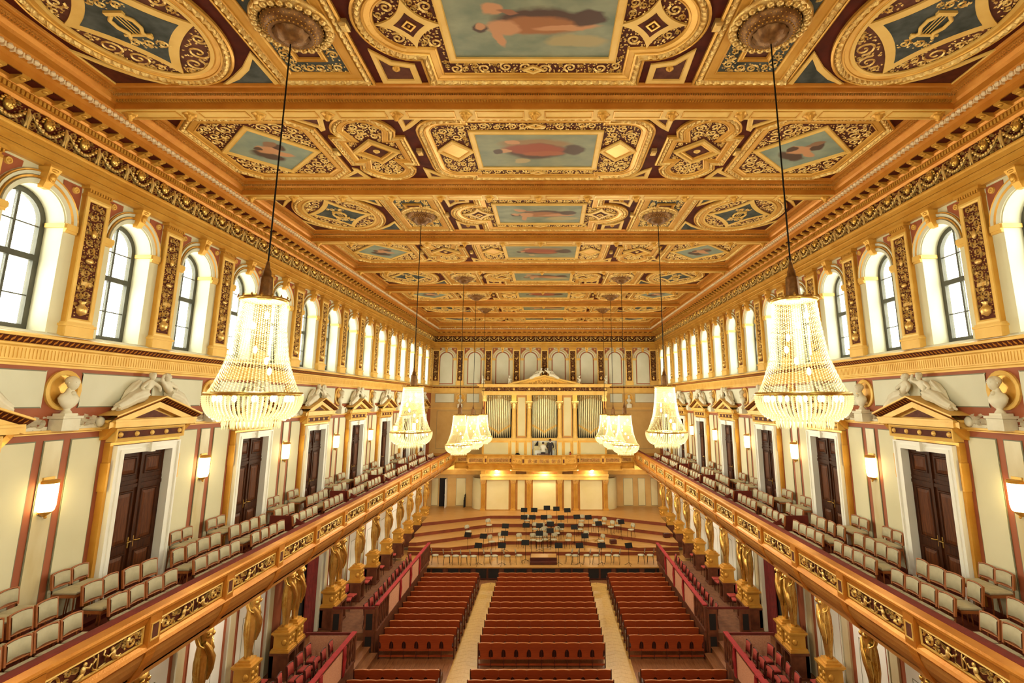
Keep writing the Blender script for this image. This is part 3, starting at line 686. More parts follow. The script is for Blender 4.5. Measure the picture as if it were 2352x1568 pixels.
def bay_A(M4):
    R_ = []
    # central field with a lobe at each end
    ol = []
    for s, a0 in ((1, -1), (-1, 1)):
        ar = arc(s*2.10, 0, 1.0, -1.25 if s > 0 else pi-1.25, 1.25 if s > 0 else pi+1.25, 18, 1.02)
        ol += ([(s*2.15, -1.78*s)] if True else []) + [(s*2.15, -.985*s)] + ar + [(s*2.15, .985*s), (s*2.15, 1.78*s)]
    hole = [rect(-1.75, 1.75, -1.28, 1.28)] + [ellipse(s*2.12, 0, .2, .2, 8) for s in (1, -1)]
    star_h = [star(s*2.12, 0, .60, .62) for s in (1, -1)]
    o = coffer('central_coffer', ol, ceil, M4, 'brown', .13, .12, [rect(-1.62, 1.62, -1.06, 1.06)] + star_h, (.13, .10, .07, .05), tries=420)
    frame('painting_frame', rect(-1.60, 1.60, -1.04, 1.04), o, 'gold_pale', .16)
    MB().box(-1.45, 1.45, -.89, .89, ZC-.03, ZC-.01).build('painting', 'paint_wide', o)
    for s in (1, -1):
        MB().prism(star(s*2.12, 0, .60, .62), fc, .01, .05).build('star', 'gold_pale', o)
        MB().prism(star(s*2.12, 0, .27, .30, .75), fc, .05, .056).build('star_field', 'brown', o)
        q = MB(); q.mould(diamond(s*2.12, 0, .13, .14), [(0, .055), (0, .075), (.03, .075), (.03, .055)], fc); q.ball((s*2.12, 0, ZC-.06), .03, 6, 4); q.build('star_boss', 'gold', o)
        q = MB(); q.mould(diamond(0, s*1.27, .22, .13), [(0, .008), (0, .05), (.05, .05), (.05, .03), (.08, .03)], fc); q.build('lozenge', 'gold_pale', o)
    R_.append(o)
    for s in (1, -1):
        # panel from which the chandelier hangs
        ol = rect(*sorted((s*3.26, s*5.22)), -1.78, 1.78)
        o = coffer('chandelier_coffer', ol, ceil, M4, 'blue_dk', .16, .12, [ellipse(s*4.24, 0, .70, .70, 16), rect(*sorted((s*3.9, s*4.58)), -1.12, 1.12)], (.11, .08, .055), tries=380); R_.append(o)
        frame('square_frame', rect(*sorted((s*3.93, s*4.55)), -1.0, 1.0), o, 'gold', .10); MB().ngon([fc(u, v, .02) for u, v in rect(*sorted((s*4.03, s*4.45)), -.9, .9)]).build('square_field', 'violet', o)
        # oval with lyre
        ol = ellipse(s*6.98, 0, 1.50, 1.80, 64)
        o = coffer('oval_coffer', ol, ceil, M4, 'violet', .10, .12, [star(s*6.98, 0, 1.30, 1.52, .55)], (.20, .14, .09, .06), tries=420); R_.append(o)
        q = MB(); q.mould(ellipse(s*6.98, 0, 1.18, 1.46, 64), [(0, .02), (0, .05), (.07, .05), (.07, .02)], fc); q.build('cream_ring', 'gold_pale', o)
        MB().prism(star(s*6.98, 0, 1.14, 1.40, .62, 10), fc, .01, .045).build('cream_star', 'gold_pale', o)
        MB().prism(star(s*6.98, 0, .86, 1.05, .66, 10), fc, .045, .05).build('star_field', 'blue_dk', o)
        q = MB(); cx = s*6.98
        for k in (-1, 1): q.tube([(cx+k*.08, -.28, ZC-.07), (cx+k*.20, -.16, ZC-.08), (cx+k*.20, .02, ZC-.08), (cx+k*.12, .16, ZC-.08), (cx+k*.20, .30, ZC-.07)], .035, 6)
        q.tube([(cx-.24, .22, ZC-.07), (cx+.24, .22, ZC-.07)], .03, 6); q.box(cx-.16, cx+.16, -.36, -.28, ZC-.10, ZC-.045)
        for k in range(3): q.tube([(cx-.06+.06*k, -.28, ZC-.06), (cx-.06+.06*k, .22, ZC-.06)], .012, 4)
        q.build('lyre', 'gold_pale', o)
        q = MB(); scrolls(q, rect(cx-.34, cx+.34, .34, .62), fc, .05, .075, (.10, .07), CR, (), 60); scrolls(q, rect(cx-.3, cx+.3, -.62, -.40), fc, .05, .075, (.09, .06), CR, (), 60); tag(q.build('lyre_scroll', 'gold_orn', o), kind='stuff')
        for t in (1, -1):
            R_.append(small_panel([(s*3.10, t*1.74), (s*2.30, t*1.74), (s*2.30, t*1.12), (s*2.72, t*1.02), (s*3.06, t*.66)][::(1 if s*t > 0 else -1)], ceil, M4, 'violet'))
            R_.append(small_panel([(s*5.36, t*1.76), (s*5.36, t*.95), (s*5.62, t*1.30), (s*5.98, t*1.60), (s*6.3, t*1.76)][::(-1 if s*t < 0 else 1)][::-1], ceil, M4, 'blue_dk', False))
            R_.append(small_panel([(s*8.62, t*1.76), (s*8.62, t*.80), (s*8.36, t*1.20), (s*8.0, t*1.56), (s*7.6, t*1.76)][::(1 if s*t < 0 else -1)][::-1], ceil, M4, 'brown', False))
            bs = MB(); bs.loft([[(s*3.24+a*x, t*0+b_*x, ZC-h) for a, b_ in ((-.07, -.12), (.07, -.12), (.07, .12), (-.07, .12))] for x, h in ((1, .0), (1, .09), (.6, .12))], sm=False)
        R_.append(bs.build('clasp', 'gold_orn', ceil, M4=M4))
    return R_
def bay_B(M4):
    R_ = []; ol = []
    for s in (1, -1):
        for t in ((-1, 1) if s > 0 else (1, -1)):
            if (s > 0) == (t < 0): ol += [(s*1.95, t*1.78), (s*1.95, t*1.66), (s*2.2, t*1.66)] + [(s*(2.2+.72*sin(pi/2*k/6)), t*(.94+.72*cos(pi/2*k/6))) for k in range(1, 6)] + [(s*2.92, t*.94)]
            else: ol += [(s*2.92, t*.94)] + [(s*(2.2+.72*cos(pi/2*k/6)), t*(.94+.72*sin(pi/2*k/6))) for k in range(1, 6)] + [(s*2.2, t*1.66), (s*1.95, t*1.66), (s*1.95, t*1.78)]
    o = coffer('central_coffer', ol, ceil, M4, 'brown', .10, .12, [rect(-1.70, 1.70, -1.10, 1.10)] + [diamond(s*2.12, 0, .62, .66) for s in (1, -1)], (.13, .10, .07, .05), tries=420)
    frame('painting_frame', rect(-1.66, 1.66, -1.08, 1.08), o, 'gold_pale', .16); MB().box(-1.51, 1.51, -.93, .93, ZC-.03, ZC-.01).build('painting', 'paint_robe', o)
    for s in (1, -1):
        frame('lozenge_frame', diamond(s*2.12, 0, .50, .58)[::1], o, 'gold_pale', .10); MB().ngon([fc(u, v, .03) for u, v in diamond(s*2.12, 0, .38, .44)]).build('lozenge', 'gold', o)
        q = MB(); q.mould(diamond(0, s*1.30, .24, .13), [(0, .008), (0, .05), (.05, .05), (.05, .03), (.08, .03)], fc); q.build('small_lozenge', 'gold_pale', o)
    R_.append(o)
    for s in (1, -1):
        cx = s*4.20; ol = [(cx+.95, -.80), (cx+.95, .80), (cx+.72, .80)] + arc(cx, .92, .80, .15, pi-.15, 12, .86) + [(cx-.72, .80), (cx-.95, .80), (cx-.95, -.80), (cx-.72, -.80)] + arc(cx, -.92, .80, pi+.15, 2*pi-.15, 12, .86) + [(cx+.72, -.80)]
        o = coffer('quatrefoil_coffer', ol, ceil, M4, 'brown', .10, .10, [diamond(cx, 0, .72, .76)], (.13, .10, .07, .05), tries=420); R_.append(o)
        frame('lozenge_frame', diamond(cx, 0, .62, .64), o, 'gold_pale', .10, .08); frame('lozenge_step', diamond(cx, 0, .46, .48), o, 'gold', .08, .05)
        MB().ngon([fc(u, v, .03) for u, v in diamond(cx, 0, .34, .36)]).build('lozenge', 'brown', o); boss(cx, 0, .09, o)
        cx = s*6.96; c_ = .56
        ol = [(cx+1.66, -1.76+c_), (cx+1.66, 1.76-c_), (cx+1.66-c_, 1.76), (cx-1.66+c_, 1.76), (cx-1.66, 1.76-c_), (cx-1.66, -1.76+c_), (cx-1.66+c_, -1.76), (cx+1.66-c_, -1.76)]
        o = coffer('octagon_coffer', ol, ceil, M4, 'brown', .12, .12, [diamond(cx, 0, 1.34, 1.34)], (.17, .13, .09, .06), tries=420); R_.append(o)
        frame('painting_frame', diamond(cx, 0, 1.31, 1.30), o, 'gold_pale', .14); q = MB(); q.prism(diamond(cx, 0, 1.15, 1.14), fc, .01, .03); q.build('painting', 'paint_sq', o)
        for t in (1, -1):
            for P in ([(s*3.22, t*1.74), (s*2.30, t*1.74), (s*2.62, t*1.62), (s*3.0, t*1.20), (s*3.22, t*1.02)], [(s*5.22, t*1.02), (s*5.22, t*1.20), (s*5.86, t*1.76), (s*4.9, t*1.76), (s*5.08, t*1.10)]):
                if sum(P[i-1][0]*P[i][1]-P[i][0]*P[i-1][1] for i in range(len(P))) < 0: P = P[::-1]
                R_.append(small_panel(P, ceil, M4, 'violet', False))
            bs = MB()
        for xx in (3.06, 5.24): bs.loft([[(s*xx+a*x, b_*x, ZC-h) for a, b_ in ((-.07, -.12), (.07, -.12), (.07, .12), (-.07, .12))] for x, h in ((1, .0), (1, .09), (.6, .12))], sm=False)
        R_.append(bs.build('clasp', 'gold_orn', ceil, M4=M4))
    return R_
CEN = [BY + BP*(k-.5) for k in range(-1, 8)]                        # coffer bay centres; bay 1 is the first in view
pa = bay_A(T(0, CEN[1])); pb = bay_B(T(0, CEN[2]))
for k, y in enumerate(CEN):
    if k in (1, 2): continue
    for o in (pa if k % 2 else pb): clone(o, ceil, T(0, y))
# beams: vertical sides with mouldings, panelled soffit with rosettes; long border coves at the walls
def beam_proto(M4):
    L = 8.95; P = [(-.62, ZC), (-.60, ZC-.06), (-.54, ZC-.06), (-.53, ZC-.02), (-.46, ZC-.02), (-.44, ZC-.10), (-.37, ZC-.12), (-.34, ZC-.10), (-.33, ZC-.12), (-.27, ZC-.19), (-.25, ZC-.19), (-.22, ZC-.20), (-.22, ZC-.35)]
    prof = P + [(-x, z) for x, z in P[::-1]]
    b = MB(); n = len(prof); b.add([(-L, y, z) for y, z in prof] + [(L, y, z) for y, z in prof], [(i, i+1, n+i+1, n+i) for i in range(n-1)])
    o = b.build('ceiling_beam', 'gold_deep', ceil, M4=M4)
    MB().box(-L, L, -.205, .205, ZC-.362, ZC-.35).build('beam_soffit', 'gold_pale', o)
    q = MB(); N = 12; st = 2*L/N
    for k in range(N): q.mould(rect(-L+st*k+.22, -L+st*(k+1)-.22, -.14, .14), [(0, .362), (0, .376), (.03, .376), (.03, .362)], fc)
    q.build('soffit_border', 'gold', o)
    for k in range(N+1):
        r = MB(); x = -L+st*k if 0 < k < N else (-L+.2 if k == 0 else L-.2)
        r.lathe([(.14, 0), (.13, -.03), (.09, -.03), (.09, -.07), (.05, -.10), (.055, -.13), (0, -.16)], (x, 0, ZC-.36), 10, lobes=5, la=.12); r.build('rosette', 'gold', o)
    for s in (-1, 1):
        q = MB()
        for k in range(360):
            x = -L + (k+.5)*2*L/360; q.add([(x-.024, s*.435, ZC-.095), (x, s*.40, ZC-.165), (x+.024, s*.435, ZC-.095), (x, s*.355, ZC-.105)], [(0, 1, 3), (1, 2, 3)])
        tag(q.build('leaf_moulding', 'gold_orn', o), kind='stuff')
        q = MB()
        for k in range(300):
            x = -L + (k+.5)*2*L/300; q.box(x-.018, x+.018, s*.24, s*.30, ZC-.215, ZC-.175)
        tag(q.build('rope_moulding', 'gold', o), kind='stuff')
    return o
bm = beam_proto(T(0, BY-BP*2))
for k in range(-1, 8): clone(bm, ceil, T(0, BY+BP*k))
for s in (-1, 1):
    P = [(8.62, ZC), (8.64, ZC-.05), (8.70, ZC-.06), (8.72, ZC-.03), (8.74, ZC-.03), (8.76, ZC-.12), (8.82, ZC-.13), (8.84, ZC-.11), (8.88, ZC-.20), (8.93, ZC-.24), (8.93, ZC-.30), (9.2, ZC-.31)]
    b = MB(); b.extr_y([(s*x, z) for x, z in P], -4, 45, False); o = b.build('side_border', 'gold_deep', ceil)
    q = MB()
    for k in range(880):
        y = -2 + k*.053; q.add([(s*8.735, y-.022, ZC-.075), (s*8.775, y, ZC-.15), (s*8.735, y+.022, ZC-.075), (s*8.81, y, ZC-.12)], [(0, 1, 3), (1, 2, 3)])
    tag(q.build('leaf_moulding', 'gold_orn', o), kind='stuff')
# ================================================================== DOORS of the balcony level
SIDE = ('left', 'right')
def door_proto():
    d = empty('door_1', kind='structure')
    q = MB(); O = [(-1.03, 5.85), (-1.03, 9.26), (1.03, 9.26), (1.03, 5.85)]
    def U(o0, o1, h0, h1, zt0, zt1):      # one member of a three-sided frame
        b = MB()
        b.box(h0, h1, -o0, -o1, 5.85, zt0); b.box(h0, h1, o1, o0, 5.85, zt0); b.box(h0, h1, -o1, o1, zt1, zt0); return b
    b = U(1.03, .98, 0, .24, 9.26, 9.22); b2 = U(.98, .88, 0, .20, 9.22, 9.15); b3 = U(.88, .78, 0, .22, 9.15, 9.06)
    for x in (b2, b3): b.add(x.v, x.f)
    b.box(0, .30, -.07, .07, 9.05, 9.27); b.build('marble_frame', 'white', d)
    b = U(1.12, 1.035, 0, .14, 9.33, 9.27); b.box(0, .18, -1.15, -1.10, 8.3, 8.9); b.box(0, .18, 1.10, 1.15, 8.3, 8.9); b.build('gilt_frame', 'gold', d)
    # panelled leaves
    for s in (-1, 1):
        f = lambda u, v, h: (h, u, v); x0, x1 = sorted((s*.012, s*.77)); b = MB(); b.box(0, .03, x0, x1, 5.85, 9.05); leaf = b.build('door_leaf', 'door_wood', d)
        for z0, z1 in ((8.52, 8.96), (6.98, 8.18), (6.10, 6.80)):
            R_ = rect(x0+.11, x1-.11, z0, z1); q = MB(); q.mould(R_, [(0, .03), (.015, .055), (.04, .055), (.06, .025)], fw); q.build('panel_moulding', 'door_wood', leaf)
            q = MB(); q.mould(offs(R_, .06), [(0, .031), (.07, .05)], fw); q.ngon([(.05, u, v) for u, v in offs(R_, .13)]); q.build('door_panel', 'door_panel', leaf)
        q = MB(); q.box(.03, .06, x0+.02, x1-.02, 8.24, 8.32); q.box(.03, .05, x0+.02, x1-.02, 8.36, 8.42); q.build('rail_moulding', 'door_wood', leaf)
        q = MB(); q.tube([(.03, s*.07, 7.03), (.11, s*.07, 7.03), (.11, s*.20, 7.02)], .014, 6); q.box(.03, .045, s*.05, s*.09, 6.88, 7.12); q.build('handle', 'brass', leaf)
    q = MB(); q.box(.03, .07, -.035, .035, 5.85, 9.05); q.build('astragal', 'door_wood', d)
    # lintel with roundels
    q = MB(); q.box(0, .20, -1.10, 1.10, 9.34, 9.64); l = q.build('lintel', 'gold_pale', d)
    q = MB(); q.mould(rect(-1.12, 1.12, 9.35, 9.64), [(0, .20), (0, .24), (.03, .25), (.06, .23), (.065, .205)], fw); q.build('lintel_border', 'gold_pale', l)
    MB().ngon([(.206, u, v) for u, v in rect(-1.05, 1.05, 9.42, 9.57)]).build('lintel_field', 'brown', l)
    for k in range(5): q = MB(); q.lathe([(.062, 0), (.05, .03), (.02, .035), (0, .04)], (.205, -.96+.48*k, 9.495), 12, ax='x'); q.build('roundel', 'gold_pale', l)
    # pediment
    q = MB(); q.box(0, .34, -1.30, 1.30, 9.66, 9.78); q.box(0, .38, -1.36, 1.36, 9.78, 9.83)
    def rake(prof, name, m, parent):
        b = MB(); P = []
        for o, h in prof: P += [(h, -1.44, 9.93-o*1.04), (h, 0, 10.37-o*1.04), (h, 1.44, 9.93-o*1.04)]
        n = len(prof); b.add(P, [(j*3+i, j*3+i+1, j*3+i+4, j*3+i+3) for j in range(n-1) for i in range(2)]); return b.build(name, m, parent)
    q.prism([(-1.30, 9.80), (1.30, 9.80), (0, 10.22)], fw, 0, .16); p = q.build('pediment', 'gold_pale', d)
    rake([(0, 0), (0, .46), (.035, .46), (.04, .43)], 'raking_fillet', 'gold_pale', p); rake([(.04, .43), (.14, .28)], 'leaf_band', 'brown', p)
    rake([(.14, .28), (.14, .31), (.27, .31), (.28, .17)], 'raking_face', 'gold_pale', p)
    MB().prism([(-.62, 9.85), (.62, 9.85), (0, 10.04)], fw, .15, .168).build('tympanum', 'violet', p)
    q = MB()
    for s in (-1, 1):
        for k in range(14):
            t = (k+.5)/14; u = s*1.40*(1-t); z = 9.945+.425*t-.09; self_leaf(q, u, z-.04, pi/2, .09, lambda a, b_, h: (.36+(b_-z)*1.4+h, a, b_), .01, .03)
    tag(q.build('leaf_row', 'gold_deep', p), kind='stuff')
    for s in (-1, 1): q = MB(); q.loft([[(h, s*u, z) for h, u in ((0, 1.14), (d_, 1.14), (d_, 1.30), (0, 1.30))] for z, d_ in ((9.40, .05), (9.52, .16), (9.66, .28))], sm=False); q.build('console', 'gold', p)
    return d
dp = door_proto(); dp.matrix_local = LM(DOORS[0]); nd = 1
for y in DOORS[1:]: nd += 1; clone(dp, None, LM(y)).name = 'door_%d' % nd
for y in DOORS: nd += 1; clone(dp, None, RM(y)).name = 'door_%d' % nd

# ================================================================== STATUES over the doors, BUSTS, SCONCES
def muse_proto(k):
    mb, d = MUSE[k]; o = mb.build('reclining_statue', 'statue'); d.build('drapery', 'statue', o); return o
mu = [muse_proto(0), muse_proto(1)]
where = lambda i: nth(i) + ' door from the near end'
for si, side in enumerate(SIDE):
    for j, y in enumerate(DOORS):
        for k in (0, 1):
            o = mu[k] if (si == 0 and j == 0) else clone(mu[k])
            o.matrix_local = (LM if si == 0 else RM)(y)
            pose = ('bending over the slope with both arms low' if k == 0 else 'lifting one arm above the gable')
            tag(o, 'white stone muse %s, %s wall, gable of %s' % (('arms low' if k == 0 else 'one arm raised'), side, where(j)), 'statue', 'reclining statues on the door gables')
def bust_proto():
    b = MB(); b.cbox(.02, .30, -.20, .20, 9.66, 9.90, .01); b.box(.0, .33, -.23, .23, 9.90, 9.95); b.box(.03, .27, -.15, .15, 9.95, 10.0)
    o = empty('composer_bust', LM(0))
    b.build('plinth', 'statue', o)
    q = MB(); q.lathe([(.10, 10.0), (.08, 10.04), (.055, 10.07), (.06, 10.10)], (.16, 0, 0), 12); q.build('socle', 'statue', o)
    q = MB(); n = 14; rings = []
    for z, w, dp_, x0 in ((10.08, .05, .04, .16), (10.14, .13, .08, .17), (10.22, .20, .11, .17), (10.30, .22, .12, .16), (10.37, .17, .10, .15), (10.42, .08, .075, .16), (10.50, .062, .065, .18)):
        rings.append([(x0+dp_*cos(2*pi*k/n), w*sin(2*pi*k/n), z) for k in range(n)])
    q.loft(rings); P = head(q, (.20, 0, 10.61), .120, .0); hair_on(q, P, .120); q.ball((.24, 0, 10.40), (.06, .05, .05), 6, 4); q.build('head_and_shoulders', 'statue', o)
    return o
bp = bust_proto(); bp.matrix_local = LM(BUSTS[0])
sconce = None
def sconce_proto():
    e = empty('wall_sconce', LM(0)); A = [(-pi/2+pi*i/12) for i in range(13)]
    P = [(.05+.16*cos(t), .165*sin(t)) for t in A]
    q = MB(); q.box(.022, .05, -.12, .12, 8.10, 8.78); q.build('back_plate', 'brass', e)
    q = MB(); n = len(P); rings = [[(.05+(x-.05)*k, y*k, z) for x, y in P] for z, k in ((8.12, .72), (8.16, .9), (8.24, 1), (8.66, 1), (8.68, .98))]
    q.loft(rings, True, True); q.build('glass_shade', 'shade', e)
    q = MB(); q.loft([[(.05+(x-.05)*k, y*k, z) for x, y in P] for z, k in ((8.66, 1.06), (8.70, 1.10), (8.72, 1.0), (8.73, .6))], False); q.build('top_rim', 'gold', e)
    q = MB(); q.loft([[(.05+(x-.05)*k, y*k, z) for x, y in P] for z, k in ((8.04, .15), (8.08, .5), (8.12, .76), (8.14, .8))], False); q.ball((.09, 0, 8.03), .03, 6, 4); q.build('bottom_cup', 'gold', e)
    return e
sc = sconce_proto()
first = True
for si, side in enumerate(SIDE):
    for j, y in enumerate(BUSTS):
        b = bp if first else clone(bp); s_ = sc if first else clone(sc); first = False
        m4 = (LM if si == 0 else RM)(y); b.matrix_local = m4; s_.matrix_local = m4
        tag(b, 'white stone bust and gilt roundel, %s on the %s wall from near end' % (nth(j), side), 'bust', 'busts between the doors')
        tag(s_, 'lit half-round glass sconce, %s on the %s wall from the near end' % (nth(j), side), 'wall lamp', 'sconces between the doors')
for x in (-7.05, 7.05):
    b = clone(bp); b.matrix_local = FM(x) @ Matrix.Translation((.05, 0, 0)); tag(b, 'white bust in the roundel of the far wall, %s of the organ' % ('left' if x < 0 else 'right'), 'bust', 'busts on the far wall')
    for p in proto:
        if p.name.startswith('roundel_rim'): clone(p, wf, FM(x))

# ================================================================== CHANDELIERS
def chandelier(z0):
    # built about its own axis; z0 = height of the lit ring above the floor
    e = empty('crystal_chandelier')
    zr, zt, zs = 0.0, 1.45, 2.05
    R0, R1 = .31, .665
    rad = lambda t: R0 + (R1-.05-R0)*(.35*t + .65*t**3.2)          # t 0 at the crown, 1 at the ring
    q = MB()
    q.lathe([(.105, zt+.02), (.10, zt+.12), (.088, zt+.36), (.084, zt+.38), (.062, zt+.39), (.056, zt+.47), (.035, zt+.52), (.024, zt+.60), (.012, zt+.64)], (0, 0, 0), 20, lobes=10, la=.07); q.build('bronze_sheath', 'bronze', e)
    q = MB(); q.lathe([(R0+.03, zt-.02), (R0+.05, zt), (R0+.03, zt+.03), (.12, zt+.06), (.11, zt+.02), (R0, zt-.02)], (0, 0, 0), 24)
    for k in range(16):
        A = 2*pi*k/16; self_leaf(q, 0, zt+.0, pi/2, .07, lambda u, v, h: ((R0+.05+h)*cos(A)-u*sin(A), (R0+.05+h)*sin(A)+u*cos(A), v), 0, .02)
    q.build('crown_ring', 'brass', e)
    q = MB(); n = 60
    for k in range(n):
        A = 2*pi*k/n
        for j in range(38):
            t = (j+.25+.5*(k % 2))/38.5; r = rad(t); z = zt-.03-(zt-.05)*t; b_ = .0165 if j % 2 else .0125
            x, y = r*cos(A), r*sin(A); h = b_*1.25
            q.add([(x, y, z+h), (x+b_*cos(A+pi/2), y+b_*sin(A+pi/2), z), (x+b_*cos(A), y+b_*sin(A), z), (x-b_*cos(A+pi/2), y-b_*sin(A+pi/2), z), (x, y, z-h)], [(0, 1, 2), (0, 2, 3), (4, 2, 1), (4, 3, 2)])
    for zz, tt in ((.95, .33), (.5, .64)):
        for k in range(72):
            A = 2*pi*k/72; r = rad(tt)+.01; q.ball((r*cos(A), r*sin(A), zz), .011, 4, 3)
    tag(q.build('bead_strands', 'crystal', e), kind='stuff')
    q = MB(); q.lathe([(R1, -.02), (R1+.015, 0), (R1, .035), (R1-.03, .02), (R1-.03, -.01), (R1, -.02)], (0, 0, 0), 40); q.build('lamp_ring', 'brass', e)
    q = MB(); n = 60
    bas = lambda t: .36 + (R1-.36)*sqrt(max(0, 1-t**2.2))
    for k in range(n):
        A = 2*pi*k/n
        for j in range(13):
            t = (j+.5)/13; r = bas(t); z = -.02-.36*t; x, y = r*cos(A), r*sin(A); b_ = .021
            q.add([(x, y, z+.03), (x+b_*cos(A+pi/2), y+b_*sin(A+pi/2), z), (x+b_*cos(A), y+b_*sin(A), z), (x-b_*cos(A+pi/2), y-b_*sin(A+pi/2), z), (x, y, z-.03)], [(0, 1, 2), (0, 2, 3), (4, 2, 1), (4, 3, 2)])
    for tier, (r, z) in enumerate(((.38, -.40), (.26, -.40))):
        for k in range(int(r*110)):
            A = 2*pi*k/int(r*110); x, y = r*cos(A), r*sin(A); b_ = .02
            q.add([(x, y, z+.05), (x+b_*cos(A+pi/2), y+b_*sin(A+pi/2), z-.02), (x+b_*cos(A), y+b_*sin(A), z-.02), (x-b_*cos(A+pi/2), y-b_*sin(A+pi/2), z-.02), (x, y, z-.11)], [(0, 1, 2), (0, 2, 3), (4, 2, 1), (4, 3, 2)])
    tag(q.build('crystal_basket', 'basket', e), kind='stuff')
    for k in range(12):
        A = 2*pi*k/12; q = MB(); q.ball((.52*cos(A), .52*sin(A), -.06), (.035, .035, .055), 6, 5); q.build('bulb', 'bulb', e)
    for k in range(6):
        A = 2*pi*k/6+.3; q = MB(); q.ball((.17*cos(A), .17*sin(A), .35+.17*k), (.035, .035, .06), 6, 5); q.build('bulb', 'bulb', e)
    # cable and canopy up to the coffer
    zc = ZC - z0
    MB().tube([(0, 0, zs), (0, 0, zc-.30)], .014, 6).build('cable', 'black', e)
    q = MB(); q.lathe([(.10, zc-.40), (.20, zc-.36), (.27, zc-.28), (.30, zc-.22)], (0, 0, 0), 24, lobes=12, la=.08); q.lathe([(.012, zc-.42), (.10, zc-.40)], (0, 0, 0), 24); cup = q.build('canopy_cup', 'bronze', e)
    q = MB(); q.lathe([(.30, zc-.24), (.36, zc-.25), (.44, zc-.20), (.50, zc-.12), (.52, zc-.02)], (0, 0, 0), 40); q.build('canopy_bowl', 'bronze', e)
    q = MB()
    for j in range(4):
        for k in range(36):
            A = 2*pi*(k+.5*(j % 2))/36; r = .38+.04*j; z = zc-.245+.035*j+.012*j*j*.4; q.ball((r*cos(A), r*sin(A), z), (.018, .018, .014), 5, 3)
    tag(q.build('canopy_lattice', 'gold', e), kind='stuff')
    q = MB()
    for k in range(26):
        A = 2*pi*k/26; q.ball((.60*cos(A), .60*sin(A), zc-.10), (.075, .075, .055), 6, 4)
    q.lathe([(.53, zc), (.54, zc-.10), (.66, zc-.10), (.69, zc-.05), (.70, zc)], (0, 0, 0), 40); q.build('canopy_wreath', 'gold_orn', e)
    for z, pw in ((1.15, .62), (-.08, .38)):
        l = bpy.data.lights.new('lamp_light', 'POINT'); l.energy = CHAND_W*pw; l.color = (.96, .98, .76); l.shadow_soft_size = .16
        lo = bpy.data.objects.new('lamp_light', l); COL.objects.link(lo); adopt(lo, e, Matrix.Translation((0, 0, z)))
    return e
CH = [(-1.39, 10.34), (8.09, 10.34), (17.57, 9.25), (27.05, 8.10), (31.79, 7.95), (36.53, 7.88)]
for k, (y, zr) in enumerate(CH):
    for s in (-1, 1):
        o = chandelier(zr) if s < 0 else clone(o)
        o.matrix_local = Matrix.Translation((s*4.14, y, zr))
        tag(o, ('crystal chandelier on a black cable, %s from the near end on the %s' % (nth(k-1), 'left' if s < 0 else 'right')) if k else 'crystal chandelier over the near end of the hall, behind the camera, %s row' % ('left' if s < 0 else 'right'), 'chandelier', 'crystal chandeliers over the hall')
